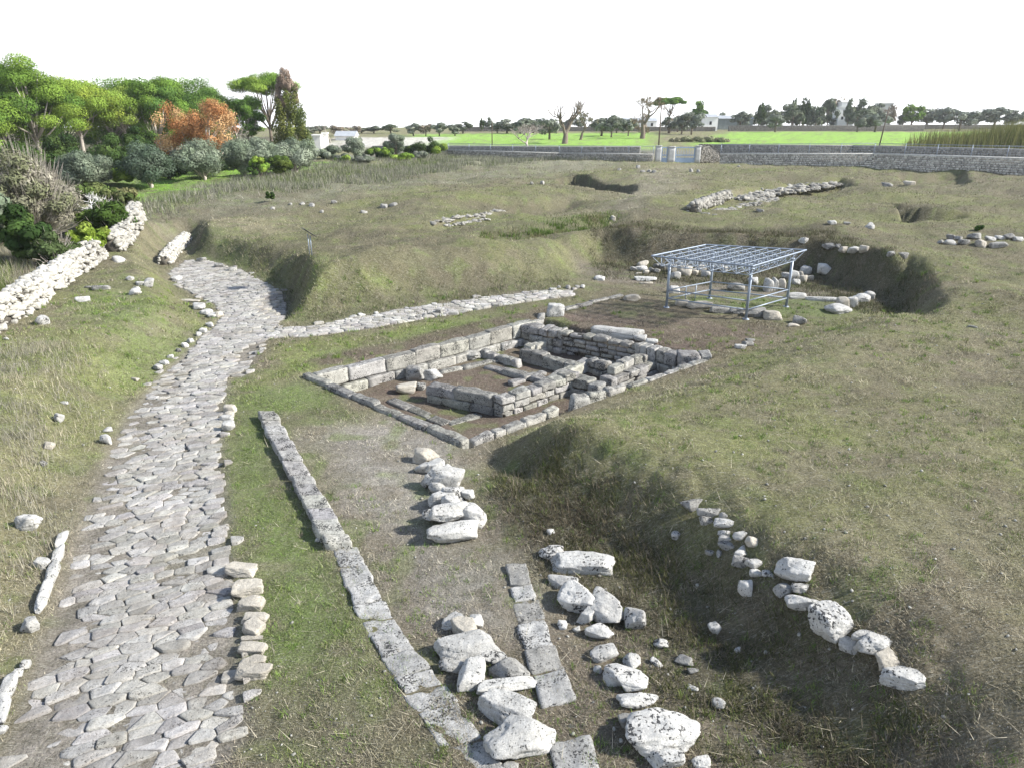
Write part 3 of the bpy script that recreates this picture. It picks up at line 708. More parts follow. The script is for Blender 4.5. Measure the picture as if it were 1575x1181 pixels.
# ------------------------------------------------------------------ loose stones, one object each
ORD = ['first','second','third','fourth','fifth','sixth','seventh','eighth','ninth','tenth','eleventh','twelfth','thirteenth','fourteenth','fifteenth',
       'sixteenth','seventeenth','eighteenth','nineteenth','twentieth','twenty first','twenty second','twenty third','twenty fourth','twenty fifth',
       'twenty sixth','twenty seventh','twenty eighth','twenty ninth','thirtieth']
_seed = [500]
def stone(name, label, box, mat='white', group=None, cat='stone', k=.65, rot=None, boxy=.4, tilt=0., n=None, sink=.2, up=0., wid=None, sharp=22, dep=None, shrink=1., hh=None):
    """stone whose silhouette fills the photo box (x0, y0, x1, y1)"""
    x0, y0, x1, y1 = box; xm = (x0+x1)/2; x0, x1, y0 = xm+(x0-xm)*shrink, xm+(x1-xm)*shrink, y1+(y0-y1)*shrink; _seed[0] += 1; r = np.random.default_rng(_seed[0])
    p = G((x0+x1)/2, y1-.12*(y1-y0)); s = mpp(p); al = math.atan2(CAMZ-p[2], p[1])
    Wd = (x1-x0)*s*1.04; vis = (y1-y0)*s*1.10
    D = dep or min(vis/(k*math.cos(al)+math.sin(al)), max(Wd*1.5, .05)); Hh = max((vis-D*math.sin(al))/math.cos(al), D*.3)
    if hh: Hh = hh; p = G((x0+x1)/2, (y0+y1)/2)
    Hh = Hh/(1-sink*.8)
    L = Wd if rot is None else wid*s if wid else Wd*1.05
    nn = n or (26 if (x1-x0) > 45 else 16 if (x1-x0) > 22 else 8)
    V, Fq = rock((L, D, Hh), _seed[0], nn, max(sharp, 18), 15, boxy, .05, .06 if mat == 'spotted' else .02)
    if tilt: V = roty(V, math.radians(tilt))
    V = rotz(V, math.radians(rot) if rot is not None else r.normal()*(.12 if boxy > .6 else .35))
    V[:, 2] -= Hh*sink
    q = np.array([p[0], p[1]+(0 if hh else D*.38), 0]); q[2] = min(p[2], hz(q[0], q[1]))+up
    o = mk(name, V, Fq, M[mat], loc=q); return tag(o, label, cat, group)
KIND = dict(w='white', s='spotted', g='grey', t='tan', p='grey')
LOOK = dict(p='pale', w='white', s='black spotted', g='grey', t='tan')
def row(name, items, desc, group, cat='stone', **kw):
    """items: (box, kind, look, extra kwargs) ordered along the row"""
    for i, it in enumerate(items):
        b, kd, look = it[:3]; ex = dict(kw); ex.update(it[3] if len(it) > 3 else {})
        lab = '%s %s, %s %s' % (LOOK[kd] if look is None else look, name.replace('_', ' '), ORD[i], desc)
        stone(name, lab, b, KIND[kd], group, cat, **ex)

row('boulder', [
 ((632,689,672,718),'t','rough tan',dict(k=.9)), ((637,710,662,731),'w','small rounded',dict(k=.9)), ((652,706,684,732),'w','pale wedge shaped',dict(k=1.)),
 ((680,715,700,735),'w','little upright',dict(k=1.2)), ((648,733,665,752),'g','small low'), ((652,720,714,757),'w','broad flat topped',dict(k=.9,up=.1)),
 ((658,740,686,765),'w','rounded side',dict(k=.9)), ((680,744,716,779),'s','mottled middle',dict(k=1.)), ((706,748,729,774),'w','thin slab like',dict(rot=40)),
 ((658,752,698,784),'w','plump',dict(k=.9)), ((676,766,712,797),'s','dark pitted',dict(k=1.,up=.08)), ((650,772,708,809),'s','leaning speckled',dict(rot=24,k=.6)),
 ((702,770,749,816),'w','big angular',dict(k=.9,rot=-35)), ((660,786,728,823),'w','long upper',dict(rot=16,up=.28,k=.6)), ((658,800,734,841),'w','long lower',dict(rot=12,k=.75))],
 'from the far end of the gravel heap', 'boulders heaped on the gravel', 'boulder', boxy=.35)
row('boulder', [
 ((677,942,720,973),'w','rounded white'), ((720,945,743,972),'w','small pale'), ((688,950,735,988),'t','pointed tan'),
 ((672,972,761,1025),'w','long slanting block like',dict(rot=20,boxy=.8,k=.55,sharp=14)), ((729,996,781,1026),'s','pitted'), ((675,1014,715,1040),'g','low greyish'),
 ((752,1010,814,1051),'g','coarse grey',dict(k=.55)), ((702,1014,746,1069),'w','egg shaped white',dict(k=.5)), ((735,1041,827,1071),'w','long narrow white',dict(rot=9,k=.6)),
 ((731,1066,826,1123),'w','wide cream',dict(k=.55)), ((747,1104,855,1175),'w','largest bright white',dict(rot=12,k=.6)), ((769,1172,797,1190),'g','half buried grey')],
 'from the far end between the slab lines', 'boulders between the two slab lines', 'boulder', boxy=.4)
row('boulder', [
 ((829,838,869,866),'s','spotted end'), ((847,846,944,886),'w','long smooth white slab like',dict(boxy=.8,k=.5,rot=-4,sharp=12)), ((844,883,889,909),'s','spotted wedge'),
 ((857,896,924,951),'s','large cratered',dict(k=.6)), ((905,912,961,967),'s','spotted rounded',dict(k=.6,rot=-30)), ((961,930,994,974),'s','detached spotted',dict(k=.9)),
 ((889,930,922,961),'w','upright pale',dict(k=.9)), ((901,959,945,987),'w','white wedge'), ((907,991,951,1020),'s','broken dark edged',dict(k=.5)),
 ((957,1006,988,1034),'w','pale top'), ((930,1019,991,1058),'s','split grey white',dict(k=.6)), ((950,1035,1000,1068),'w','smooth white'),
 ((951,1063,1016,1095),'s','dark spotted'), ((951,1097,971,1121),'g','small shaded'), ((968,1089,1080,1176),'s','giant spotted',dict(k=.55,boxy=.7,sharp=11)),
 ((993,1150,1054,1192),'w','bluish white',dict(k=.8)), ((1067,1165,1097,1187),'s','little speckled')],
 'from the far end below the bank', 'boulders below the dark bank', 'boulder', boxy=.4)
row('stone', [
 ((1048,766,1085,787),'g','weathered grey'), ((1073,779,1109,798),'g','pitted oval'), ((1077,793,1097,808),'g','low dark'), ((1107,787,1120,800),'g','small rounded'),
 ((1099,797,1131,816),'w','pale oval'), ((1105,814,1128,827),'w','light upper'), ((1106,822,1128,835),'w','light lower'), ((1128,817,1150,833),'w','chalky'),
 ((1105,833,1133,846),'g','grey flat'), ((1147,825,1168,846),'t','tan standing',dict(k=1.)), ((1128,842,1157,859),'w','white lozenge'), ((1128,854,1157,877),'g','grey wedge'),
 ((1149,858,1176,877),'s','speckled'), ((1154,875,1173,890),'w','small white'), ((1173,877,1191,890),'s','small spotted'),
 ((1197,858,1249,903),'w','pointed white standing',dict(k=.85,boxy=.05,rot=-35)), ((1194,896,1221,922),'g','shaded grey'), ((1220,896,1247,914),'w','flat pale'),
 ((1213,912,1263,944),'w','broad white',dict(rot=-12)), ((1249,941,1273,964),'w','small smooth'), ((1257,928,1310,991),'s','square spotted',dict(boxy=.9,sharp=14,rot=25,k=.8)),
 ((1292,980,1324,1006),'w','rounded pale'), ((1311,970,1348,990),'w','thin pale'), ((1321,976,1382,1015),'w','jagged cream',dict(sharp=16,k=.9)),
 ((1350,1001,1392,1036),'t','leaning cream',dict(rot=35)), ((1361,1025,1427,1062),'w','notched white end',dict(k=.7))],
 'from the far end along the bank crest', 'stones along the bank crest', boxy=.35, k=.8)
row('kerb_block', [
 ((345,864,392,890),'t','thick tan'), ((355,890,401,921),'t','split tan'), ((363,916,403,943),'t','hollowed tan'), ((371,942,412,960),'t','thin flat'),
 ((373,953,404,980),'t','tipped angular',dict(rot=-30)), ((370,977,403,988),'t','narrow pale'), ((363,988,408,1010),'t','squared pale'),
 ((367,1009,407,1027),'t','half hidden'), ((360,1020,414,1048),'t','large smooth',dict(k=.6))],
 'from the far end, right road kerb', 'near kerb blocks right of the road', 'kerb block', boxy=.95, sharp=26, k=.6)
row('kerb_block', [((342,622,362,637),'t','thin tilted'), ((343,632,359,645),'t','tilted grey'), ((337,638,358,650),'w','flat pale'), ((339,646,359,665),'w','upright rounded')],
 'of the small tilted group right of the road', 'tilted kerb blocks right of the road', 'kerb block', boxy=.8, sharp=13, k=.8)
row('kerb_stone', [
 ((86,820,106,848),'w','upright white',dict(rot=110,wid=54,k=.9,dep=.2,boxy=.7,hh=.17)), ((80,840,102,868),'w','broken white',dict(rot=110,wid=54,k=.8,dep=.2,boxy=.7,hh=.17)), ((70,866,92,904),'w','long white',dict(rot=110,wid=74,k=.7,dep=.2,boxy=.7,hh=.17)), ((62,900,80,924),'w','rough white',dict(rot=110,wid=50,dep=.2,boxy=.7,hh=.17)),
 ((52,918,76,942),'w','low white',dict(rot=110,wid=48,dep=.2,boxy=.7,hh=.15)), ((33,947,56,977),'w','detached upright',dict(k=1.)), ((27,1013,44,1032),'w','small rounded'), ((15,1028,31,1048),'w','pale rounded'),
 ((2,1048,24,1080),'w','large pale',dict(rot=110,wid=62,dep=.2,boxy=.7,hh=.17)), ((-4,1078,14,1112),'w','long pale',dict(rot=112,wid=70,dep=.2,boxy=.7,hh=.17)), ((-8,1112,8,1132),'w','cut off white')],
 'from the far end, left road kerb', 'near kerb stones left of the road', 'kerb stone', k=.7)
row('kerb_stone', [
 ((330,479,342,490),'t','rounded tan'), ((314,495,328,505),'w','long pale'), ((305,504,317,513),'w','oblong pale'), ((300,510,309,519),'w','small pale'),
 ((287,520,296,529),'w','chalky round'), ((278,527,288,536),'w','white round'), ((269,536,278,543),'g','little grey'), ((256,545,266,552),'w','white oblong'),
 ((244,553,259,562),'w','long white'), ((233,560,250,571),'w','end white'), ((157,656,171,666),'w','small lone white'), ((152,666,169,685),'s','upright spotted',dict(k=1.))],
 'from the road bend along the left kerb', 'left kerb stones towards the road bend', 'kerb stone', k=.7)
row('kerb_stone', [
 ((302,396,317,405),'g','thin dark'), ((329,406,345,414),'g','low dark'), ((350,411,363,420),'g','lumpy dark'), ((363,419,380,426),'g','flat dark'), ((417,448,433,453),'t','flat tan')],
 'from the left, far edge of the road', 'kerb stones on the far edge of the upper road', 'kerb stone')
row('kerb_stone', [
 ((537,485,549,491),'w','rounded'), ((550,482,562,489),'w','big oblong'), ((575,480,582,485),'w','tiny'), ((596,478,611,482),'w','thin'), ((611,476,621,480),'w','low'),
 ((622,473,634,478),'w','pale'), ((635,472,646,477),'w','flat'), ((657,468,665,472),'w','little'), ((664,466,672,472),'w','upright')],
 'from the left, upper edge of the lane', 'kerb stones on the upper edge of the lane', 'kerb stone')
row('kerb_stone', [((629,487,639,495),'g','upright'), ((639,485,649,492),'g','low'), ((650,482,659,489),'g','squat'), ((659,480,669,487),'g','dark'), ((670,475,680,485),'g','tall')],
 'from the left, lower edge of the lane', 'kerb stones on the lower edge of the lane', 'kerb stone')
row('stone', [
 ((22,788,58,820),'w','craggy white',dict(k=.9)), ((48,857,75,877),'w','pale half buried'), ((81,634,96,651),'w','round white',dict(k=1.1)), ((65,678,80,692),'t','buried tan'),
 ((58,707,70,717),'g','small grey'), ((93,616,104,622),'w','tiny white'), ((51,486,70,502),'s','dark topped'), ((3,519,15,524),'w','flat white'), ((200,580,212,587),'t','low tan')],
 'on the grassy slope left of the road', 'single stones on the left slope')
row('stone', [
 ((192,425,203,433),'w','leaning white'), ((216,428,234,442),'w','bright clustered'), ((207,433,221,441),'w','small clustered'), ((204,441,216,447),'w','triangular'), ((196,444,214,456),'w','round topped'),
 ((138,439,168,447),'g','long grey block',dict(boxy=.9)), ((114,456,136,466),'w','pale pointed'), ((169,394,188,405),'w','big white near wall'), ((127,440,140,444),'g','flat grey')],
 'on the grass beside the white wall', 'stones on the grass beside the white wall')
row('slab', [((273,460,305,466),'t','long straight tan'), ((292,466,312,478),'w','broad pale'), ((305,474,322,486),'w','stepped pale'), ((316,480,334,490),'w','low pale'), ((262,423,275,433),'w','small tipped')],
 'of the loose ones at the road bend', 'loose slabs at the road bend', 'slab', boxy=.9, k=.3, sharp=14)
row('fallen_block', [
 ((840,468,868,490),'w','big white square',dict(boxy=.95,k=1.,sharp=20)), ((825,482,839,493),'g','small grey'), ((960,453,985,465),'t','oblong tan',dict(boxy=.9))],
 'beyond the pale enclosure wall', 'blocks beyond the enclosure wall', 'block', sharp=14, boxy=.8)
row('fallen_block', [((912,503,986,526),'w','long pale beam like',dict(boxy=.95,sharp=22,rot=-21,wid=84,k=.5,dep=.8)), ((976,515,996,528),'s','pitted square'), ((993,522,1012,531),'w','flat white')],
 'from the left above the deep corner pit', 'blocks above the deep corner pit', 'block', boxy=.7, sharp=14)
row('fallen_block', [
 ((622,564,652,590),'g','dark upright',dict(boxy=.9,sharp=16,k=1.)), ((647,566,680,588),'w','pale rounded',dict(k=.8)), ((609,589,640,608),'t','oblong pale',dict(boxy=.9,sharp=14,rot=12)), ((639,588,654,602),'g','small grey',dict(boxy=.9)),
 ((691,536,739,556),'g','tilted dark flat',dict(boxy=.9,sharp=14,rot=-15,k=.5)), ((912,533,932,547),'g','dark lumpy')],
 'lying on the red soil inside the sunken rooms', 'blocks inside the sunken rooms', 'block', sink=.06)
row('stone', [
 ((914,424,931,433),'w','flat pale slab like',dict(boxy=.9,k=.4)), ((845,443,856,450),'w','white angular'), ((870,439,878,446),'g','grey round'), ((884,439,892,445),'g','little dark'), ((892,438,900,445),'w','white round'),
 ((857,440,862,444),'w','tiny white')],
 'at the bank foot near the lane end', 'stones at the lane end')
row('stone', [
 ((981,401,998,412),'t','ball shaped'), ((976,410,998,419),'w','flat white'), ((968,410,981,418),'w','low white'), ((976,419,988,423),'t','thin tan'), ((989,416,999,422),'t','small tan'), ((998,411,1006,420),'g','grey'),
 ((1005,413,1016,421),'g','dark'), ((1006,406,1017,414),'g','shaded'), ((1014,405,1024,415),'g','tall grey'), ((977,426,1011,434),'w','broken flat slab like',dict(boxy=.9,k=.25)), ((983,434,1005,438),'t','thin flat')],
 'left of the metal canopy in the wide pit', 'stones left of the canopy')
row('block', [
 ((1027,406,1044,421),'t','grey tan'), ((1032,419,1049,431),'w','pale wedge'), ((1044,406,1066,427),'t','largest tan',dict(k=1.)), ((1065,414,1075,425),'t','narrow tan'), ((1070,408,1087,420),'t','tall tan'),
 ((1079,417,1095,428),'w','white'), ((1091,406,1105,419),'t','squared tan'), ((1105,408,1120,420),'t','end tan'), ((1119,436,1147,449),'g','dark dome'), ((1152,428,1167,440),'w','pointed white')],
 'from the left, ruined wall behind the canopy', 'blocks of the wall behind the canopy', 'block', boxy=.75, sharp=12, k=.9)
row('block', [
 ((1176,430,1189,452),'w','tall upright',dict(k=1.6)), ((1188,429,1197,450),'w','slim upright',dict(k=1.8)), ((1196,430,1208,448),'t','tan upright',dict(k=1.4)), ((1203,420,1219,432),'w','round topped'),
 ((1216,417,1230,431),'w','squared upper'), ((1219,430,1231,440),'w','squared lower'), ((1227,418,1237,428),'t','narrow'), ((1232,410,1249,425),'w','leaning long'), ((1231,424,1242,436),'t','brownish'),
 ((1241,424,1252,432),'t','small end'), ((1260,407,1281,424),'w','detached square',dict(k=1.))],
 'from the left, wall stub right of the canopy', 'blocks of the wall stub right of the canopy', 'block', boxy=.8, sharp=13, k=1.)
row('slab', [
 ((1040,461,1062,473),'t','left'), ((1058,463,1096,477),'t','long pale'), ((1092,471,1126,484),'g','dark middle'), ((1123,473,1149,485),'g','squared'), ((1148,474,1182,490),'g','lumpy'), ((1176,478,1203,495),'t','end'),
 ((1029,441,1046,453),'w','white square',dict(k=.8))],
 'from the left under the canopy', 'slabs under the canopy', 'slab', boxy=.9, sharp=14, k=.6)
row('slab', [((1213,450,1243,461),'w','pale oblong'), ((1243,457,1290,465),'w','long thin',dict(rot=-14)), ((1276,467,1311,485),'w','low broad',dict(k=.35)), ((1289,458,1306,476),'t','tilted thin',dict(k=1.)), ((1304,458,1320,476),'w','upright leaning',dict(k=1.2)), ((1317,452,1340,466),'w','smooth cream'), ((1331,448,1347,462),'w','squared cream')],
 'from the left, right of the canopy', 'cream slabs right of the canopy', 'slab', boxy=.85, sharp=14, k=.6)
row('stone', [((1221,487,1243,501),'g','cracked grey boulder like'), ((1211,497,1230,504),'t','flat pale'), ((1131,530,1149,539),'w','flat white'), ((1143,524,1160,534),'g','rounded grey'), ((1148,520,1163,528),'g','dark grey')],
 'between the canopy and sunken rooms', 'stones on the grass edge by the canopy')
row('stone', [((1231,366,1243,375),'w','lone white'), ((1265,376,1277,384),'g','grey'), ((1271,375,1286,386),'g','rounded'), ((1285,376,1296,382),'g','flat'), ((1291,380,1308,390),'t','tan'), ((1307,380,1324,392),'w','pale angular'), ((1324,378,1338,390),'t','end tan'),
 ((1367,387,1379,396),'g','small grey'), ((1378,389,1398,398),'g','low grey'), ((1331,344,1350,354),'w','white rounded'), ((1275,340,1288,347),'w','pale small'), ((1298,342,1309,347),'g','little grey')],
 'from the left above the pit rim', 'stones above the far rim of the pit')
row('stone', [((1440,370,1456,376),'g','low'), ((1453,369,1471,378),'w','pale'), ((1458,361,1472,370),'g','dark'), ((1470,364,1482,371),'g','small'), ((1477,369,1492,378),'g','squat'), ((1493,359,1514,370),'g','broad'), ((1503,369,1519,383),'t','tan'), ((1518,364,1533,372),'w','white'),
 ((1524,373,1550,383),'g','wide low'), ((1532,363,1547,370),'w','bright'), ((1546,360,1564,370),'g','grey block like'), ((1559,365,1577,373),'w','end pale')],
 'from the left, heap near the right edge', 'stones in the heap near the right edge')
row('stone', [((459,310,469,316),'p','small'), ((473,311,484,319),'p','pale'), ((507,307,519,314),'p','rounded'), ((414,317,422,323),'p','bright'), ((442,311,450,317),'p','tiny'), ((490,322,498,328),'p','low'), ((553,322,566,329),'p','long'), ((583,311,598,322),'p','upright pale'), ((596,310,612,318),'p','big flat')],
 'on the far left hummocks', 'stones on the far left hummocks', sink=.35, k=.5, shrink=.75)
row('stone', [((830,277,839,285),'p','bright round'), ((815,279,821,285),'p','small pale'), ((978,253,986,260),'p','tall white'), ((948,258,957,263),'p','low pale'), ((985,261,993,267),'g','grey'), ((995,260,1003,266),'g','dark grey'), ((1002,261,1011,267),'p','pale flat'), ((1060,258,1068,266),'p','white pointed'), ((1071,260,1078,266),'p','white leaning'),
 ((938,330,949,341),'t','tan standing'), ((1162,320,1178,327),'p','oblong white'), ((1356,279,1378,288),'p','broad white'), ((1390,277,1412,287),'t','flat tan'), ((1488,499,1506,505),'p','thin flat'), ((1133,254,1140,258),'p','tiny bright')],
 'scattered over the far grassland', 'lone stones on the far grassland', sink=.32, k=.5, shrink=.75)
row('small_stone', [((858,954,873,970),'s','spotted'), ((881,963,893,974),'w','white'), ((913,1022,927,1036),'s','dark'), ((1006,982,1029,1001),'s','speckled lumpy'), ((1000,1013,1020,1025),'s','flat speckled'), ((1040,1007,1068,1026),'g','half buried grey'),
 ((1058,1026,1075,1038),'g','grey'), ((1058,1054,1075,1064),'w','pale flat'), ((1095,1074,1117,1093),'w','pale buried'), ((1091,954,1110,977),'w','bluish upright'), ((1130,995,1140,1006),'w','tiny'), ((1136,893,1158,920),'w','tall pale',dict(k=1.3)),
 ((1033,817,1049,830),'w','white angular'), ((1086,845,1100,855),'g','grey'), ((1099,846,1113,857),'g','low grey'), ((842,813,853,823),'w','white'), ((485,825,495,835),'w','square')],
 'loose near the boulder rows', 'small stones loose near the boulder rows')

# ---- flush slabs of the two foundation lines
def slab_line(pts, n, widths, desc, group, z=.05, seed=0, mats=('grey', 'spotted'), shear=.25):
    r = np.random.default_rng(seed); P = np.array([U(x, y, 0.)[:2] for x, y in pts]); seg = np.r_[0, np.cumsum(np.linalg.norm(np.diff(P, axis=0), axis=1))]
    cuts = np.r_[0, np.cumsum(r.uniform(.7, 1.3, n))]; cuts = cuts/cuts[-1]*seg[-1]
    at = lambda s: np.array([np.interp(s, seg, P[:, 0]), np.interp(s, seg, P[:, 1])])
    for i in range(n):
        a, b = at(cuts[i]), at(cuts[i+1]); L = np.linalg.norm(b-a); u = (b-a)/L; wd = np.interp((i+.5)/n, [0, 1], widths)*r.uniform(.92, 1.04)
        V, Fq = rbox((L-.012, wd, .3), .025, 14, seed*31+i, .03, 3.5); V[:, 0] += V[:, 1]*shear+.03*vnoise(V*np.array([3, 3, 0])+i, 3)
        V = rotz(V, math.atan2(u[1], u[0])+r.normal()*.012); c = (a+b)/2; g = hz(c[0], c[1])
        look = ['rough','cracked','pitted','smooth','half buried','worn','broad','lichened','crumbling','pale'][int(r.integers(10))]
        o = mk('foundation_slab', V, Fq, M[mats[i % 2]], loc=(c[0], c[1], g-.15+z+r.normal()*.012))
        tag(o, '%s flush foundation slab, %s %s' % (look, ORD[i], desc), 'slab', group)
slab_line([(530,843),(560,915),(598,985),(640,1045),(690,1110),(745,1195)], 11, (.50,.66), 'from the far end, left slab line', 'slabs of the left line', .03, 5, ('slab', 'slab'))
slab_line([(793,870),(812,940),(835,1010),(862,1090),(895,1200)], 8, (.44,.62), 'from the far end, right slab line', 'slabs of the right line', .03, 9, ('grey', 'slab'), -.1)

# ---- dry stone walls
def gp(px, py, h, w):
    p = G(px, py); return (p[0], p[1], p[2], h, w)
rubble('dry_stone_wall', 'long white dry stone wall sloping down to the left edge of the grass', [gp(-60,533,1.05,.5), gp(40,477,1.0,.45), gp(100,431,.95,.42), gp(128,407,.85,.4)], 41, (.10,.30), 120, cat='wall')
rubble('dry_stone_wall', 'collapsed white dry stone wall stretch with weeds in front of the light green bush', [gp(112,422,.9,.6), gp(140,402,.95,.6), gp(158,386,.9,.55)], 42, (.10,.28), 110, cat='wall')
rubble('dry_stone_wall', 'upper white dry stone wall climbing past the dark shrubs', [gp(172,388,.9,.5), gp(192,372,1.0,.5), gp(205,352,1.1,.5), gp(212,338,1.2,.45)], 43, (.12,.32), 100, cat='wall')
rubble('rubble_wall', 'short rubble wall at the head of the paved road', [gp(253,408,.55,.35), gp(268,390,.6,.35), gp(288,370,.55,.3)], 44, (.09,.22), 130, cat='wall')
rubble('low_rubble_wall', 'low double line of exposed stones in the middle of the hummocky grass', [gp(662,346,.15,.25), gp(700,338,.2,.25), gp(735,333,.15,.25), gp(772,325,.15,.2)], 45, (.2,.5), 13, M['drystone'], cat='wall', core=False, tone=(.45,.85))
rubble('low_rubble_wall', 'shorter near line of exposed stones in the hummocky grass', [gp(684,348,.12,.2), gp(710,345,.12,.2), gp(752,338,.12,.2)], 46, (.2,.45), 11, M['drystone'], cat='wall', core=False, tone=(.45,.85))
rubble('excavated_wall', 'pale excavated stone wall with a rounded end left of the far trench', [gp(1066,327,.65,.4), gp(1085,319,.7,.35), gp(1120,305,.7,.35)], 47, (.16,.4), 46, M['drystone'], cat='wall', tone=(.4,.85))
rubble('excavated_wall', 'far pale excavated stone band running up to the boundary wall', [gp(1128,307,.15,1.6), gp(1170,298,.3,1.6), gp(1215,292,.3,1.5), gp(1290,283,.2,1.2)], 48, (.2,.7), 30, M['drystone'], cat='wall', core=False, tone=(.3,.8))
rubble('excavated_wall', 'low grey stone strip on the trench floor before the excavated band', [gp(1090,331,.1,.5), gp(1120,323,.1,.7), gp(1160,314,.1,.7), gp(1190,307,.1,.5)], 49, (.2,.6), 16, M['drystone'], cat='wall', core=False, tone=(.3,.65))

# ------------------------------------------------------------------ steel canopy
def canopy():
    base = [G(*p) for p in ((1025,473),(1147,491),(1209,472),(1091,459))]
    c = np.mean(base, 0); root = empty('metal_canopy', (c[0], c[1], c[2]), 'open pale blue steel space frame canopy on four posts over the slabs', 'canopy'); o0 = c
    ztop = 2.25
    for b in base:
        V, Fq = tube([b+[0, 0, -.1], [b[0], b[1], ztop]], .062, 12); V2, F2 = box(b[0]-.11, b[0]+.11, b[1]-.11, b[1]+.11, ztop, ztop+.03)
        mb = MB(); mb.add(V, Fq); mb.add(V2, F2); mb.add(*box(b[0]-.12, b[0]+.12, b[1]-.12, b[1]+.12, b[2]-.03, b[2]+.02))
        o = mb.build('post', M['steel'], smooth=True); o.parent = root; o.matrix_parent_inverse = Matrix.Translation(-Vector(root.location))
    zt = 2.72; q = [U(px, py, zt) for px, py in ((1002,394),(1157,410),(1240,385),(1085,377))]
    top = lambda u, v: q[0]*(1-u)*(1-v)+q[1]*u*(1-v)+q[2]*u*v+q[3]*(1-u)*v
    NU, NV = 8, 6; mb = MB()
    def bar(a, b, r=.018): V, Fq = tube([a, b], r, 5, False); mb.add(V, Fq)
    bot = lambda i, j: top((i+.5)/NU, (j+.5)/NV)*[1, 1, 0]+[0, 0, zt-.45]
    for i in range(NU+1):
        for j in range(NV+1):
            p = top(i/NU, j/NV); e = .04
            if i < NU: bar(p, top((i+1)/NU, j/NV), e if j in (0, NV) else .018)
            if j < NV: bar(p, top(i/NU, (j+1)/NV), e if i in (0, NU) else .018)
            if i < NU and j < NV:
                bt = bot(i, j)
                for a in (0, 1):
                    for b in (0, 1): bar(bt, top((i+a)/NU, (j+b)/NV), .017)
                if i < NU-1: bar(bt, bot(i+1, j), .02)
                if j < NV-1: bar(bt, bot(i, j+1), .02)
                V, Fq = rbox((.09, .09, .09), .044, 2, 1, 0); mb.add(V+bt, Fq)
    o = mb.build('roof_frame', M['steel']); o.parent = root; o.matrix_parent_inverse = Matrix.Translation(-Vector(root.location))
    for k in range(4):
        a, b = base[k], base[(k+1) % 4]; mb = MB()
        for h in (.42, .82):
            V, Fq = tube([a+[0, 0, h], b+[0, 0, h]], .03, 8); mb.add(V, Fq)
        if k == 3:
            for t in (.35, .58):
                p = a+(b-a)*t; g = hz(p[0], p[1]); V, Fq = tube([[p[0], p[1], g-.05], p+[0, 0, .82]], .025, 8); mb.add(V, Fq)
        o = mb.build('railing', M['steel']); o.parent = root; o.matrix_parent_inverse = Matrix.Translation(-Vector(root.location))
canopy()
def info_panel():
    p = G(478, 392); root = empty('information_panel', p, 'small dark slanted information panel on two thin legs in the grass', 'sign')
    for s in (-.22, .22):
        V, Fq = tube([(s, 0, -.1), (s, 0, 1.0)], .025, 8); mk('leg', V, Fq, M['steel'], root)
    V, Fq = rbox((.85, .6, .04), .01, 3, 1, 0); V = rotx(V, -.65); V = rotz(V, 0); V[:, 2] += 1.12; mk('panel', V, Fq, M['darkpanel'], root)
    root.rotation_euler = (0, 0, math.radians(-60))
info_panel()

# ------------------------------------------------------------------ boundary: walls, gate, fence, poles
def long_wall(name, label, pts, th, seed, mat=M['drystone'], tone=.62):
    """pts: (x, y, z0, z1): rubble-faced wall as a strip of many stones"""
    mb = MB(); r = np.random.default_rng(seed); pts = [np.array(p, float) for p in pts]
    for a, b in zip(pts[:-1], pts[1:]):
        L = np.linalg.norm(b[:2]-a[:2]); u = (b[:2]-a[:2])/L; nn = np.array([u[1], -u[0]]); ns = max(2, int(L/.34)); h = max(a[3]-a[2], b[3]-b[2]); nh = max(2, int(h/.27))
        V, Fq = box(0, 1, -th/2, th/2, 0, 1)
        for i, v in enumerate(V):
            p = a+(b-a)*v[0]; V[i] = (*(p[:2]+nn*v[1]), p[2]-.3 if v[2] < .5 else p[3]-.06)
        mb.add(V, Fq, (tone*.45,)*3)
        for j in range(nh):
            for i in range(ns):
                t = (i+.5+(.5 if j % 2 else 0))/ns+r.normal()*.12/ns
                if t > 1: continue
                p = a+(b-a)*t; z = p[2]+(p[3]-p[2])*(j+.5)/nh; P, F2 = rock((L/ns*r.uniform(.8, 1.15), .16, h/nh*r.uniform(.75, 1.1)), int(r.integers(1e6)), 2, 8, 6, .7, .03)
                P[:, 2] -= h/nh/2; P = rotz(P, math.atan2(u[1], u[0])); q = p[:2]+nn*th*.5; P += np.array([q[0], q[1], z]); g = tone*r.uniform(.65, 1.25); mb.add(P, F2, (g, g*.985, g*.95))
        V, Fq = box(0, 1, -th*.55, th*.55, 0, 1)
        for i, v in enumerate(V):
            p = a+(b-a)*v[0]; V[i] = (*(p[:2]+nn*v[1]), p[3]-.05+.16*v[2])
        mb.add(V, Fq, (tone*1.05,)*3)
    V = np.concatenate(mb.V); c = np.array([V[:, 0].mean(), V[:, 1].mean(), V[:, 2].min()])
    return tag(mb.build(name, mat, origin=c), label, 'wall')
bw = [U(690,240,1.25), U(860,246,1.25), U(1004,251,1.25), U(1107,251,1.25), U(1340,259,1.25), U(1600,271,1.25), U(1760,279,1.25)]
top = [1.0, 1.05, 1.3, 1.4, 1.95, 2.05, 2.05]
wp = [(p[0], p[1], min(hz(p[0], p[1]), 1.25)-.1, 1.2+t) for p, t in zip(bw, top)]
long_wall('boundary_wall', 'low stone boundary wall running left from the metal gate', wp[:3], .5, 61, tone=1.)
long_wall('boundary_wall', 'tall stone boundary wall below the railing running right from the gate', wp[3:], .5, 62, tone=1.15)
long_wall('roadside_wall', 'grey stone wall on the far side of the lane behind the railing', [(*(U(1085,251,1.25)[:2]+[1, 9]), 1.2, 3.6), (*(U(1340,259,1.25)[:2]+[1, 9]), 1.2, 3.9), (*(U(1780,279,1.25)[:2]+[2, 9]), 1.2, 4.0)], .5, 63, tone=.65)
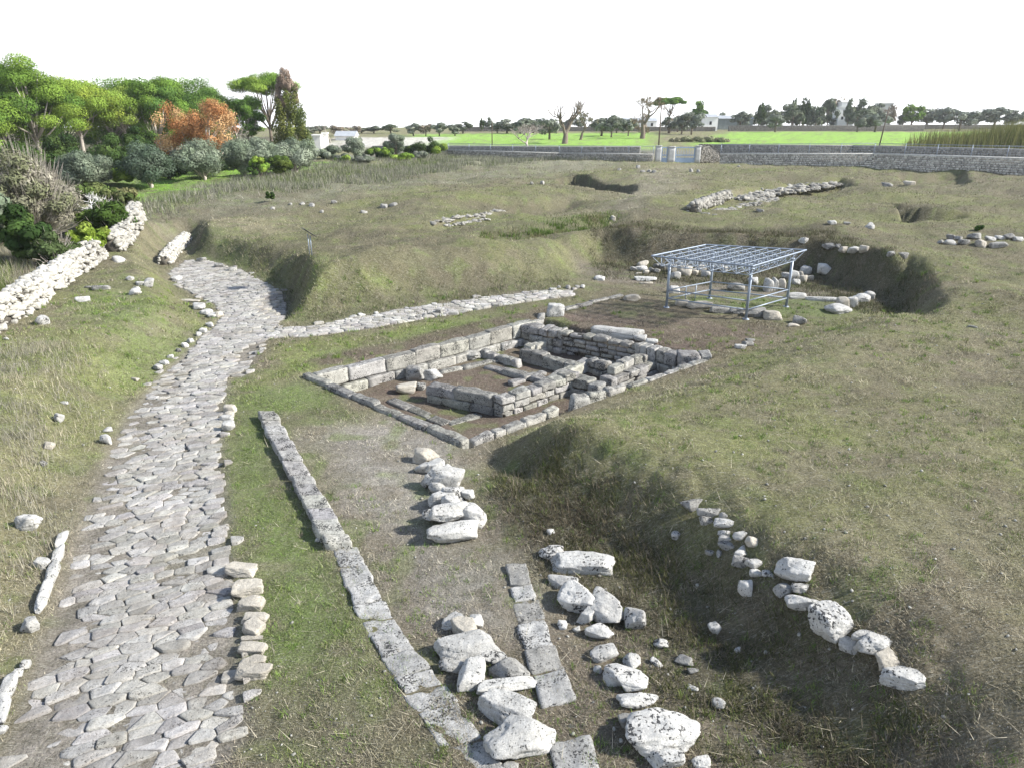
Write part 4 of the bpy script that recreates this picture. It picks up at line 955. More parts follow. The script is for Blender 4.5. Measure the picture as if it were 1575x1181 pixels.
long_wall('roadside_wall', 'long low grey wall behind the railing left of the gate', [(*(U(560,236,1.25)[:2]+[0, 10]), 1.2, 2.1), (*(U(1000,251,1.25)[:2]+[0, 10]), 1.2, 3.2)], .5, 64, tone=.65)
def fence(name, label, pts, step, hgt):
    """posts on the wall head with rails and thin wire mesh"""
    a0 = np.array(pts[0]); root = empty(name, a0, label, 'fence'); off = a0; wires = MB(); rails = MB(); posts = []
    for a, b in zip(pts[:-1], pts[1:]):
        a = np.array(a); b = np.array(b); L = np.linalg.norm(b-a); n = max(1, round(L/step))
        for i in range(n): posts.append(a+(b-a)*i/n)
        for h in (.06, hgt):
            V, Fq = tube([a+[0, 0, h]-off, b+[0, 0, h]-off], .03, 5); rails.add(V, Fq)
        nw = int(L/.35)
        for i in range(nw):
            p = a+(b-a)*(i+.5)/nw-off; V, Fq = tube([p+[0, 0, .06], p+[0, 0, hgt]], .011, 3, False); wires.add(V, Fq)
        for h in np.linspace(.2, hgt-.1, 5):
            V, Fq = tube([a+[0, 0, h]-off, b+[0, 0, h]-off], .009, 3, False); wires.add(V, Fq)
    posts.append(np.array(pts[-1]))
    for p in posts:
        V, Fq = tube([p+[0, 0, -.25]-off, p+[0, 0, hgt+.06]-off], .05, 6); mk('post', V, Fq, M['steel'], root)
    rails.build('rail', M['steel'], root); wires.build('wire_mesh', M['steel'], root)
fence('wire_fence', 'pale steel wire fence on the low wall left of the gate', [(p[0], p[1], p[3]) for p in wp[:3]], 4.2, 1.25)
fence('wire_fence', 'pale steel wire fence along the top of the tall wall right of the gate', [(p[0], p[1], p[3]) for p in wp[3:]], 4.0, 1.45)
def gate():
    p = G(1050, 251); root = empty('site_gate', p, 'blue grey metal gate with rendered pillars in the boundary wall', 'gate'); s = mpp(p)
    X = lambda px: (px-1050)*s
    def pillar(x0, x1, h, m=M['greyplaster'], nm='pillar'):
        mb = MB(); V, Fq = rbox((X(x1)-X(x0), .5, h), .03, 4, 3, .01); V[:, 2] += h/2-.1; V[:, 0] += (X(x0)+X(x1))/2; mb.add(V, Fq)
        V, Fq = rbox((X(x1)-X(x0)+.12, .62, .1), .02, 3, 4, 0); V[:, 2] += h-.05; V[:, 0] += (X(x0)+X(x1))/2; mb.add(V, Fq); mb.build(nm, m, root)
    pillar(1007,1016,2.6); pillar(1026,1037,2.45); pillar(1068,1076,2.6)
    def leaf(x0, x1, nm):
        mb = MB(); a, b = X(x0), X(x1)
        for z in (.12, 1.15, 2.3): mb.add(*box(a, b, -.05, .05, z-.09, z+.09))
        for x in (a, b): mb.add(*box(x-.09, x+.09, -.055, .055, .03, 2.39))
        for x in np.linspace(a, b, max(3, int((b-a)/.35)))[1:-1]: V, Fq = tube([(x, 0, .1), (x, 0, 2.3)], .02, 4); mb.add(V, Fq)
        o = mb.build(nm, M['bluegate'], root, smooth=False)
        P = MB(); P.add(*box(a+.1, b-.1, -.02, .02, .2, .75)); P.build('kick_plate', M['bluegate'], o, smooth=False)
    leaf(1017,1025,'gate_leaf'); leaf(1038,1067,'gate_leaf')
gate()
def flank():
    p = G(1090, 251); s = mpp(p); mb = MB(); r = np.random.default_rng(3)
    a, b = (1076-1090)*s, (1106-1090)*s; hh = lambda x: 2.75 if x < a+(b-a)*.45 else 2.75-(x-a-(b-a)*.45)/((b-a)*.55)*1.3
    xs = np.linspace(a, b, 9)
    for x0, x1 in zip(xs[:-1], xs[1:]):
        V, Fq = box(x0, x1, -.25, .25, -.2, 1); V[4:, 2] = [hh(v[0]) for v in V[4:]]; mb.add(V, Fq, (.5, .47, .43))
        V, Fq = box(x0, x1, -.33, .33, 0, .1); V[:4, 2] = [hh(v[0])+.004 for v in V[:4]]; V[4:, 2] = [hh(v[0])+.12 for v in V[4:]]; mb.add(V, Fq, (.45, .44, .42))
    for i in range(260):
        x = r.uniform(a, b); z = r.uniform(0, hh(x)-.12); P, F2 = rock((r.uniform(.2, .42), .1, r.uniform(.15, .3)), int(r.integers(1e6)), 2, 8, 6, .7, .03)
        P += np.array([x, -.26, z-.1]); g = r.uniform(.6, 1.0); mb.add(P, F2, (g, g*.95, g*.88))
    tag(mb.build('gate_flank_wall', M['drystone'], loc=p), 'pinkish rubble wall with a sloping shoulder beside the metal gate', 'wall')
flank()
def pole(name, label, bx, by, ty, r0, mat, lean=0., z=None, arm=False):
    p = U(bx, by, z) if z is not None else G(bx, by); d = p[1]; h = (by-ty)*mpp(p)
    V, Fq = tube([(0, 0, -.3), (lean*h*.5, 0, h*.5), (lean*h, 0, h)], [r0, r0*.85, r0*.7], 8); mb = MB(); mb.add(V, Fq)
    if arm: mb.add(*box(lean*h-.5, lean*h+.5, -.06, .06, h-.35, h-.25))
    tag(mb.build(name, mat, loc=p), label, 'pole')
pole('utility_pole', 'straight dark pole rising behind the gate pillars', 1013, 226, 166, .16, M['wood'])
pole('utility_pole', 'leaning dark wooden pole in front of the bright green field', 1352, 226, 169, .15, M['wood'], .09)
pole('utility_pole', 'thin pole at the far edge of the field left of the bare tree', 757, 224, 186, .11, M['wood'])
pole('marker_post', 'short pale post standing before the tall reeds', 1534, 232, 203, .12, M['plaster'], .12)
# ------------------------------------------------------------------ trees and shrubs
def leaves(cent, rad, n, size, seed, cols, asp=1.0, shell=.55, upb=.25, fold=0., lw=None):
    """n small leaf faces spread through ellipsoid clumps; cols = list of base colours picked per clump"""
    r = np.random.default_rng(seed); cent = np.asarray(cent, float); rad = np.asarray(rad, float)
    if rad.ndim == 1: rad = np.repeat(rad[:, None], 3, 1)
    w = rad.prod(1)**.72; k = r.choice(len(cent), n, p=w/w.sum())
    d = r.normal(size=(n, 3)); d /= np.linalg.norm(d, axis=1)[:, None]; q = shell+(1-shell)*r.random(n)**.7; q = np.where(r.random(n) < .06, q*1.12, q)
    P = cent[k]+d*rad[k]*q[:, None]
    nrm = d*2.0+r.normal(size=(n, 3))*.5+np.array([0, 0, upb]); nrm /= np.linalg.norm(nrm, axis=1)[:, None]
    a = np.cross(nrm, r.normal(size=(n, 3))); a /= np.linalg.norm(a, axis=1)[:, None]; b = np.cross(nrm, a)
    s = size*r.uniform(.55, 1.35, n)
    a *= (s*asp)[:, None]; b *= s[:, None]
    V = np.stack([P-a, P-b*.6, P+a, P+b*.6], 1).reshape(-1, 3)
    cols = np.asarray(cols, float); cc = cols[r.integers(0, len(cols), len(cent))]*r.uniform(.75, 1.25, (len(cent), 1))
    c = cc[k]*r.uniform(.78, 1.25, (n, 1)); c = np.repeat(c, 4, 0)
    return V, np.arange(4*n).reshape(n, 4), c
def limb_tree(mb, p, d, L, r0, depth, rng, spread=.5, up=.12, tips=None, sides=6, ratio=.72, kids=(2, 3)):
    """branching limbs; tips collects end points"""
    n = 4; pts = [np.array(p, float)]; d = np.array(d, float)
    for i in range(n):
        d = d+rng.normal(size=3)*.10+np.array([0, 0, up*.3]); d /= np.linalg.norm(d); pts.append(pts[-1]+d*L/n)
    V, Fq = tube(pts, np.linspace(r0, r0*.62, n+1), sides, False); mb.add(V, Fq)
    if depth == 0:
        if tips is not None: tips.append(pts[-1])
        return
    for k in range(int(rng.integers(kids[0], kids[1]+1))):
        e = d+rng.normal(size=3)*spread; e[2] += up; e /= np.linalg.norm(e)
        limb_tree(mb, pts[-1 if k < 2 else -2], e, L*ratio*rng.uniform(.8, 1.15), r0*.6, depth-1, rng, spread, up, tips, max(3, sides-1), ratio, kids)
PINE = [(.120,.205,.036),(.150,.235,.040),(.095,.170,.034),(.175,.255,.044)]
PINED = [(.095,.170,.036),(.120,.200,.040),(.075,.140,.034)]
OLIVE = [(.185,.220,.155),(.150,.185,.125),(.220,.250,.185),(.120,.150,.105)]
DARK = [(.030,.055,.018),(.040,.070,.020),(.055,.085,.025)]
BUSH = [(.17,.26,.04),(.13,.21,.036),(.20,.28,.05)]
ORANGE = [(.36,.18,.075),(.42,.225,.10),(.28,.13,.055),(.40,.26,.13)]
SCRUB = [(.215,.205,.155),(.165,.165,.110),(.245,.23,.185),(.14,.15,.085)]
GREYG = [(.16,.175,.135),(.19,.20,.16),(.13,.15,.11)]
def tree_at(px, py, ty, z=None):
    p = G(px, py) if z is None else U(px, py, z); return p, (py-ty)*mpp(p)/math.cos(math.atan2(CAMZ-p[2], p[1]))
def pine(px, py, ty, wpx, label, seed, cols=PINE, flat=.42, n=7500, bare=.45, bark='palebark', lean=0., group='pines in the far left grove', lsize=.21, umb=False):
    r = np.random.default_rng(seed); p, h = tree_at(px, py, ty); wd = wpx*mpp(p)/2
    root = empty('pine_tree', p, label, 'tree', group); mb = MB(); tips = []
    zc = h*(1-flat*.55); zb = h*bare
    V, Fq = tube([(0, 0, -.3), (lean*h*.2, 0, zb*.5), (lean*h*.5, 0, zb), (lean*h*.6, .1, h*.8)], [h*.028, h*.022, h*.018, h*.008], 8); mb.add(V, Fq)
    nl = 15; cent = []; rad = []
    for i in range(nl):
        a = i/nl*2*PI+r.normal()*.3; q = r.uniform(.35, .92); tx, ty_ = math.cos(a)*wd*q, math.sin(a)*wd*q
        tz = zc+h*flat*.5*(1-q**2)*r.uniform(.6, 1.1)-h*flat*.22*(r.random() if not umb else .3)
        s = np.array([lean*h*.5, 0, zb*r.uniform(.8, 1.35)]); e = np.array([tx+lean*h*.6, ty_, tz])
        m_ = (s+e)/2+np.array([r.normal()*.2, r.normal()*.2, -h*.03]); V, Fq = tube([s, m_, e], [h*.010, h*.008, h*.003], 5); mb.add(V, Fq)
        cent.append(e+[0, 0, .1]); b = wd*r.uniform(.28, .42); rad.append((b, b, b*(.42 if umb else .62)))
    for i in range(26 if not umb else 24):
        a = r.uniform(0, 2*PI); q = math.sqrt(r.random())*(.86 if not umb else .95); b = wd*r.uniform(.20, .36)
        cent.append((math.cos(a)*wd*q+lean*h*.6, math.sin(a)*wd*q, zc+h*flat*.46*(1-q**2)+r.normal()*h*flat*(.10 if not umb else .05)-h*flat*(.12 if not umb else 0))); rad.append((b, b, b*(.5 if umb else .62)))
    if not umb:
        for i in range(24):
            a = r.uniform(0, 2*PI); q = r.uniform(.3, .95); b = wd*r.uniform(.24, .38); cent.append((math.cos(a)*wd*q, math.sin(a)*wd*q, zb+(zc+h*flat*.2-zb)*r.uniform(.1, 1.))); rad.append((b, b, b*.6))
    mb.build('trunk', M[bark], root); V, Fq, c = leaves(cent, rad, int(n*7), lsize*.56, seed+1, cols, .8, .5, .35); mk('crown', V, Fq, M['leaf'], root, c, smooth=False); return root
def broad(name, px, py, ty, wpx, label, seed, cols, n=5000, lsize=.2, group=None, cat='tree', base=.18, clumps=26, trunk=True, squash=.8, bark='bark', z=None, asp=1.0, twigs=0, shell=.55, wild=.0):
    """olive, bush or broad tree: clumpy crown over limbs"""
    r = np.random.default_rng(seed); p, h = tree_at(px, py, ty, z); wd = wpx*mpp(p)/2; root = empty(name, p, label, cat, group); mb = MB(); cent = []; rad = []
    for i in range(clumps):
        d = r.normal(size=3); d /= np.linalg.norm(d); q = r.uniform(.25, .86); b = wd*r.uniform(.24, .42)*(1-.25*q)
        z0 = h*(base+1)/2+d[2]*h*(1-base)/2*q*.92; fl = 1-.35*max(0, (z0/h-.6)/.4)
        cent.append((d[0]*wd*q*fl*.95, d[1]*wd*q*fl*.95, z0)); rad.append((b, b, min(b*squash, h*(1-base)*.3)))
    if trunk:
        nl = 5
        if base > .05: V, Fq = tube([(0, 0, -.3), (.05*wd, 0, h*base*.8), (0, 0, h*base*1.3)], [h*.05, h*.038, h*.03], 7); mb.add(V, Fq)
        for i in range(nl+4):
            e = np.array(cent[i]); m_ = e*.5+np.array([0, 0, h*base*.35]); V, Fq = tube([(0, 0, h*base*.7-.05), m_, e], [h*.026, h*.018, h*.006], 5); mb.add(V, Fq)
    if twigs:
        for i in range(twigs):
            d = r.normal(size=3); d[2] = abs(d[2])*1.1+.2; d /= np.linalg.norm(d); e = d*np.array([wd, wd, h])*r.uniform(.85, 1.15); s = e*r.uniform(.2, .6)
            V, Fq = tube([s, (s+e)/2+r.normal(size=3)*.12, e], [.022, .016, .006], 3, False); mb.add(V, Fq)
    if mb.n: mb.build('trunk' if trunk else 'stem', M[bark], root)
    V, Fq, c = leaves(cent, rad, n, lsize, seed+1, cols, asp, shell); mk('crown', V, Fq, M['leaf'], root, c, smooth=False); return root
def bare(name, px, py, ty, wpx, label, seed, depth=5, r0=.3, bark='palebark', group=None, up=.15, spread=.55, hub=.22, cat='tree', z=None, kids=(2, 3), ratio=.74, fuzz=0, cols=SCRUB):
    r = np.random.default_rng(seed); p, h = tree_at(px, py, ty, z); root = empty(name, p, label, cat, group); mb = MB(); tips = []
    limb_tree(mb, (0, 0, -.3), (0, 0, 1), h*hub+.3, r0, depth, r, spread, up, tips, 7, ratio, kids)
    V = np.concatenate(mb.V); sx = wpx*mpp(p)/2/np.percentile(np.abs(V[:, 0]), 99.5); szz = h/V[:, 2].max(); sc = np.array([sx, sx, szz])
    mb.V = [v*sc for v in mb.V]; mb.build('trunk', M[bark], root)
    if fuzz:
        t = np.array(tips)*sc; V, Fq, c = leaves(t, np.full(len(t), h*.05), fuzz, .1, seed+3, cols, 1.6, .2); mk('crown', V, Fq, M['leaf'], root, c, smooth=False)
    return root
def cypress(px, py, ty, wpx, label, seed):
    r = np.random.default_rng(seed); p, h = tree_at(px, py, ty); wd = wpx*mpp(p)/2; root = empty('cypress_tree', p, label, 'tree')
    V, Fq = tube([(0, 0, -.3), (0, 0, h*.5), (0, 0, h*.97)], [h*.03, h*.02, h*.004], 7); mk('trunk', V, Fq[0], M['bark'], root)
    cent = []; rad = []; brown = []
    for i in range(130):
        t = r.uniform(.04, .97); q = wd*(.98*(1-t)**.5+.12)*r.uniform(.35, .95); a = r.uniform(0, 2*PI); b = wd*.34*(1.2-.55*t)
        cent.append((math.cos(a)*q, math.sin(a)*q, t*h)); rad.append((b*.8, b*.8, b*1.5)); brown.append(t+r.normal()*.07 > .70)
    br = np.array(brown); cent = np.array(cent); rad = np.array(rad)
    V, Fq, c = leaves(cent[~br], rad[~br], 17000, .135, seed+1, [(.11,.135,.035),(.145,.16,.045),(.075,.10,.03)], 1.3, .5, .1); mk('crown', V, Fq, M['leaf'], root, c, smooth=False)
    V, Fq, c = leaves(cent[br], rad[br]*.8, 6500, .12, seed+2, [(.24,.185,.145),(.19,.145,.115),(.28,.22,.175)], 1.5, .3, .1)
    tag(mk('crown', V, Fq, M['leaf'], root, c, smooth=False), 'dead brown top of the cypress')

# ---- far-left grove
pine(66,258,97,124,'tallest dark green pine at the left end of the grove', 201, PINE, .72, 10500, .22)
pine(18,262,136,124,'bright green pine cut by the left picture edge', 202, PINE, .75, 9000, .15)
pine(132,252,128,122,'yellow green pine with a pale bare trunk in front of the grove', 203, [(.20,.275,.045),(.235,.295,.05),(.165,.245,.042)], .55, 8500, .36, lean=.02)
pine(182,240,119,112,'rounded pine behind the yellow green pine', 204, PINE, .72, 8500, .2)
pine(200,246,146,86,'smaller light pine just right of the pale trunk', 205, [(.18,.24,.05),(.15,.21,.05)], .42, 4500, .45)
pine(246,244,117,98,'dark domed pine left of the orange tree', 206, PINED+PINE[:2], .8, 9000, .15)
pine(296,238,116,120,'broad sloping pine behind the orange tree', 207, PINED+PINE[:1], .75, 9500, .2)
pine(340,236,148,80,'low pine peeking out right of the orange tree', 208, PINED, .55, 3500, .35)
pine(420,238,126,100,'open umbrella pine with bare limbs beside the cypress', 209, PINE, .36, 5600, .36, 'bark', umb=True)
pine(386,246,152,56,'dense low pine left of the umbrella pine', 210, PINED, .62, 4200, .3)
pine(-30,262,112,120,'dark pine mostly outside the left picture edge', 211, PINED+PINE[:1], .8, 8000, .15)
pine(100,240,126,96,'dark pine filling the gap behind the yellow green pine', 212, PINED, .85, 8000, .1)
pine(168,236,134,84,'shaded low pine deep in the grove', 213, PINED, .85, 7000, .08)
pine(226,238,138,84,'shaded pine between the two rounded pines', 214, PINED+PINE[:1], .85, 7000, .08)
pine(318,240,140,90,'deep green pine close behind the orange crown', 215, PINED, .85, 7000, .08)
pine(270,238,128,90,'middle dark pine of the grove behind the orange tree', 216, PINED, .85, 7500, .1)
cypress(451,246,118,58,'tall ragged cypress with a dead brown top', 220)
def plane_tree():
    r = np.random.default_rng(230); p, h = tree_at(306, 268, 158); root = empty('plane_tree', p, 'orange leaved tree with pale limbs in the grove', 'tree'); mb = MB(); tips = []
    limb_tree(mb, (0, 0, -.3), (0, 0, 1), h*.22, .26, 4, r, .6, .2, tips, 7, .8, (2, 4))
    V = np.concatenate(mb.V); wd = 118*mpp(p)/2; sc = np.array([wd*.95/np.abs(V[:, 0]).max(), wd*.95/np.abs(V[:, 1]).max(), h*.93/V[:, 2].max()]); mb.V = [v*sc for v in mb.V]; mb.build('trunk', M['palebark'], root)
    t = np.array(tips)*sc; n0 = len(t); ex = [(math.cos(a)*wd*q, math.sin(a)*wd*q, h*z) for a, q, z in zip(r.uniform(0, 6.28, 34), np.sqrt(r.random(34))*.9, r.uniform(.22, .85, 34))]
    t = np.vstack([t, ex]); V, Fq, c = leaves(t, np.r_[r.uniform(.5, 1.0, n0), r.uniform(.9, 1.5, 34)], 26000, .10, 231, ORANGE, 1.0, .25, .3); mk('crown', V, Fq, M['leaf'], root, c, smooth=False)
plane_tree()
bare('bare_tree', 372, 262, 176, 62, 'leafless pale tree between the orange tree and the umbrella pine', 232, 5, .16)
OLV = [(140,294,234,92,'grey green olive behind the scrub at the left of the lawn'), (232,290,224,100,'dark bushy olive on the bright lawn'), (314,278,220,104,'pale olive with forked trunk below the orange tree'),
 (376,272,216,88,'olive crowding against the pale olive below the bare tree'), (408,272,215,76,'olive below the umbrella pine'), (455,268,212,84,'olive at the foot of the cypress')]
for i, (x, y, t, w_, lab) in enumerate(OLV):
    broad('olive_tree', x, y, t, w_, lab, 240+i, OLIVE if i != 1 else [(.085,.115,.08),(.07,.10,.065),(.11,.14,.10)], 24000, .08, 'olives along the lawn', base=.09, clumps=52, asp=1.5, bark='palebark')
# dark undergrowth of the grove
for i, (x, y, t, w_, cl, lab) in enumerate([(100,275,205,90,DARK,'dark evergreen shrub under the tallest pine'), (175,275,206,92,[(.05,.085,.025),(.065,.10,.03)],'broad leafy evergreen behind the pale trunk'),
   (40,290,222,110,DARK,'dark thicket under the left pines'), (222,262,196,64,DARK,'black green shrub left of the orange tree'), (262,276,240,60,DARK,'low dark shrub below the orange tree'), (345,262,228,70,DARK,'dark hedge bush behind the pale olives'),
   (190,283,256,46,BUSH,'low leafy bush behind the lawn'), (-30,300,230,100,DARK,'dark thicket cut by the left picture edge')]):
    broad('evergreen_shrub', x, y, t, w_, lab, 260+i, cl, 14000, .12, 'evergreen shrubs under the grove', 'shrub', .03, 26, False)
# ---- hedge and shrubs right of the cypress
for i, (x, y, t, w_, cl, lab) in enumerate([(400,276,236,40,BUSH+DARK,'small rounded citrus bush below the olives'), (432,274,238,44,[(.055,.085,.02),(.09,.12,.03)],'brownish green bush below the cypress'), (468,262,232,34,[(.14,.20,.04),(.10,.15,.03)],'yellow green bush right of the cypress'),
   (510,246,222,44,OLIVE,'young olive with a straight stem right of the white walls'), (548,246,213,54,OLIVE,'taller olive in the low hedge'), (498,245,232,36,DARK,'dark shrub in front of the white wall'), (576,245,227,40,DARK+BUSH,'rounded green shrub in the middle of the hedge'), (610,243,206,44,OLIVE,'olive rising above the hedge'),
   (592,246,228,36,BUSH+DARK,'bright green shrub in the hedge'), (636,240,224,44,DARK,'dark shrub right of the hedge olive'), (662,242,213,50,DARK+BUSH,'citrus tree at the right end of the hedge'), (622,248,236,44,BUSH,'low light shrub before the hedge'), (646,246,232,30,GREYG,'small grey green shrub before the hedge'), (560,250,240,44,GREYG,'ivy mound at the foot of the hedge'), (530,250,238,40,BUSH+GREYG,'leafy mound left in the hedge')]):
    broad('shrub', x, y, t, w_, lab, 280+i, cl, 7500, .11, 'shrubs of the low hedge', 'shrub', .05, 18, 'olive' in lab)
# ---- scrub beyond the white wall on the left
broad('bare_shrub', 60, 372, 232, 150, 'huge grey twiggy shrub with fading leaves beyond the white wall', 310, [tuple(q*1.02 for q in cc) for cc in SCRUB], 30000, .065, None, 'shrub', .0, 60, False, .8, 'palebark', asp=2.2, twigs=420, shell=.2)
broad('grey_shrub', -10, 398, 262, 90, 'grey green conifer like shrub at the left picture edge', 311, [(.12,.15,.10),(.095,.125,.08),(.15,.175,.125)], 9000, .10, None, 'shrub', .0, 34, False, .8, asp=1.8, twigs=60)
broad('dark_shrub', 45, 405, 318, 96, 'black green shrub under the twiggy shrub', 312, DARK, 8000, .12, None, 'shrub', .0, 34, False)
broad('dark_shrub', 172, 366, 306, 84, 'dense green conifer bush hanging over the upper white wall', 313, [(.05,.085,.02),(.07,.105,.025),(.04,.07,.018)], 10000, .10, None, 'shrub', .0, 34, False, asp=1.6, twigs=90, bark='palebark')
broad('light_shrub', 142, 392, 340, 66, 'bright yellow green rounded bush at the gap in the white wall', 314, [(.15,.21,.03),(.12,.18,.028),(.18,.235,.045)], 6500, .10, None, 'shrub', .0, 30, False)
broad('dark_shrub', 90, 414, 355, 74, 'shaded dark bush just behind the white wall', 315, [(.06,.085,.035),(.08,.10,.05),(.045,.065,.025)], 8000, .10, None, 'shrub', .0, 30, False, twigs=110, bark='palebark')
broad('dark_shrub', 150, 325, 280, 70, 'olive brown shrub between the twiggy shrub and the lawn', 316, [(.07,.10,.03),(.10,.12,.045),(.055,.08,.025)], 6000, .13, None, 'shrub', .0, 26, False)
broad('dark_shrub', 190, 322, 286, 54, 'low brownish shrub at the corner of the lawn', 317, [(.10,.12,.05),(.13,.13,.06),(.07,.10,.03)], 5000, .12, None, 'shrub', .0, 24, False)
bare('white_twig_shrub', 150, 352, 296, 56, 'shrub of bleached white leafless twigs above the conifer bush', 318, 4, .05, 'plaster', None, .3, .5, .2, 'shrub', kids=(3, 4))
broad('small_shrub', 416, 311, 293, 19, 'small round dark bush alone on the hummocks', 320, DARK, 1600, .09, None, 'shrub', .0, 14, False)
broad('small_shrub', 1504, 356, 346, 16, 'tiny dark green bush on the right grassland', 321, [(.04,.08,.02),(.05,.10,.02)], 700, .07, None, 'shrub', .0, 10, False)

# ---- field trees and the far tree line
bare('bare_tree', 868, 222, 157, 66, 'large leafless tree with a forked dark trunk in the green field', 330, 6, .5, 'bark', None, .18, .5, .2)
bare('bare_tree', 893, 216, 176, 48, 'twiggy tree with fading leaves right of the forked bare tree', 331, 5, .25, 'bark', fuzz=2600)
bare('brown_tree', 988, 214, 155, 56, 'thinning brown leaved tree left of the dark pole', 332, 6, .42, 'bark', None, .2, .55, .22, fuzz=3600, cols=[(.18,.15,.09),(.14,.13,.075),(.21,.16,.10)])
bare('pale_bush', 812, 232, 192, 60, 'pale leafless bush fanning out behind the low wall', 333, 5, .07, 'palebark', None, .35, .5, .15, 'shrub', kids=(3, 4))
bare('bare_tree', 508, 220, 186, 40, 'thin leafless tree behind the white farm walls', 334, 5, .12, 'palebark')
pine(1028,206,155,46,'distant umbrella pine right of the dark pole', 335, PINED, .3, 1800, .5, 'bark', umb=True, lsize=.5, group='far trees')
broad('far_tree', 1074, 200, 154, 34, 'distant dark round pine beyond the shed', 336, PINED, 1600, .55, 'far trees', z=2.2)
# far prototypes copied along the tree line; olive and evergreen crowns greyed for haze
def proto(seed, cols, squash=.8, base=.14, n=1300):
    r = np.random.default_rng(seed); cent = []; rad = []
    for i in range(20):
        d = r.normal(size=3); d /= np.linalg.norm(d); q = r.uniform(.3, .85); b = r.uniform(.22, .4)*.5
        cent.append((d[0]*.5*q, d[1]*.5*q, (1+base)/2+d[2]*(1-base)/2*q)); rad.append((b, b, b*squash))
    V, Fq, c = leaves(cent, rad, n, .05, seed, cols, 1.1, .4)
    mb = MB(); V2, F2 = tube([(0, 0, -.05), (.02, 0, .3), (0, 0, .55)], [.04, .03, .015], 6); mb.add(V2, F2)
    for i in range(5): V2, F2 = tube([(0, 0, .25), np.array(cent[i])*.6+[0, 0, .12], cent[i]], [.022, .015, .006], 4); mb.add(V2, F2)
    a = mk('crown', V, Fq, M['leaf'], None, c, smooth=False); b = mb.build('trunk', M['bark']); return a, b
PRO = dict(o=[proto(400+i, [(.17,.19,.15),(.20,.22,.175),(.14,.16,.125)]) for i in range(3)], d=[proto(410+i, [(.105,.13,.08),(.13,.15,.10),(.085,.11,.07)]) for i in range(2)], g=[proto(420+i, GREYG) for i in range(3)], b=[proto(430+i, [(.21,.175,.13),(.17,.15,.11)], n=700) for i in range(2)], c=[proto(440, DARK, 1.4, .05)], y=[proto(450, [(.10,.17,.03),(.13,.19,.05)])])
USED = set()
def far(kind, px, by, ty, wpx, label, seed, name='far_tree', d=None):
    r = np.random.default_rng(seed); a, b = PRO[kind][seed % len(PRO[kind])]
    p = U(px, by, 2.2) if d is None else np.array([ray(px, by)[0]/ray(px, by)[1]*d, d, 2.2])
    wpx = wpx*(1.5 if kind == 'd' else 1.2); s = mpp(p); h = (by-ty)*s if d is None else (CAMZ+(ray(px, ty)[2]/ray(px, ty)[1])*d)-2.2; wd = wpx*s
    root = empty(name, p, label, 'tree', 'far trees', r.uniform(0, 6.28))
    for o in (a, b):
        c = o if o.name not in USED else o.copy()
        if o.name not in USED: USED.add(o.name)
        else: COL.objects.link(c)
        c.parent = root; c.scale = (wd, wd, h)
FAR = [('o',845,215,180,40),('o',925,210,180,44),('g',940,212,176,30),('o',966,210,180,26),('d',948,205,178,22),('o',1048,207,176,30),('o',1063,208,174,36),('g',1030,206,181,30),('b',1042,204,178,26),
 ('g',780,206,184,40),('o',800,207,182,34),('g',820,205,184,36),('d',750,203,180,12),('c',741,204,182,8),('o',765,206,188,26),('g',712,206,188,30),('o',676,210,187,26),('b',655,210,190,22),('o',636,210,190,26),('d',601,206,191,22),('g',575,206,194,28),('b',545,207,194,24),('g',556,206,196,30),('g',492,206,192,28),('b',520,210,192,30),('g',480,208,195,24),('o',700,210,192,22),
 ('c',1167,190,155,16),('d',1182,192,160,26),('d',1200,194,160,28),('d',1218,192,158,26),('d',1234,192,157,28),('c',1217,178,147,11),('c',1233,180,147,18),('d',1254,182,160,20),('d',1271,176,147,20),('b',1279,180,150,34),('b',1224,200,166,30),('o',1246,203,166,36),('g',1263,198,172,24),('o',1192,204,174,30),('g',1170,203,180,26),('o',1286,200,180,30),
 ('d',1302,184,150,16),('d',1326,178,150,26),('g',1342,186,158,34),('d',1330,200,166,36),('o',1345,204,172,36),('g',1318,204,176,26),('b',1365,182,160,22),
 ('y',1400,182,160,32),('g',1424,184,162,44),('o',1450,184,164,34),('o',1476,186,166,36),('g',1498,186,168,26),('o',1528,186,164,44),('g',1556,186,168,36),('o',1590,186,164,40),('g',1110,190,172,24),('o',1138,190,170,30),('g',1156,192,174,22),('g',985,200,182,20),('g',890,203,182,26),('o',872,203,183,22),('g',1386,190,172,20)]
FL = {'o': 'grey green olive tree', 'd': 'dark evergreen tree', 'g': 'dull green tree', 'b': 'brownish bare tree', 'c': 'narrow dark cypress', 'y': 'bright green tree'}
def place_words(px):
    marks = [(480,'behind the white farm walls'),(560,'behind the pale farm road'),(640,'beyond the field end'),(700,'left of the thin field pole'),(760,'beyond the left field'),(830,'behind the pale leafless bush'),(880,'behind the forked bare tree'),(945,'left of the brown tree'),(990,'behind the brown tree'),(1045,'right of the dark pole'),(1100,'left of the grey shed'),(1150,'behind the grey shed'),(1185,'in the left tree belt'),(1230,'in the middle tree belt'),(1270,'left of the white house'),(1310,'around the white house'),(1350,'behind the leaning pole'),(1400,'right of the leaning pole'),(1450,'above the left part of the reeds'),(1500,'above the middle of the reeds'),(1560,'above the right part of the reeds')]
    return min(marks, key=lambda m: abs(m[0]-px))[1]
cnt = {}
for i, (kd, px, by, ty, wp_) in enumerate(sorted(FAR, key=lambda f: f[1])):
    key = (FL[kd], place_words(px)); cnt[key] = cnt.get(key, 0)+1
FAR.sort(key=lambda f: f[1]); seen = {}
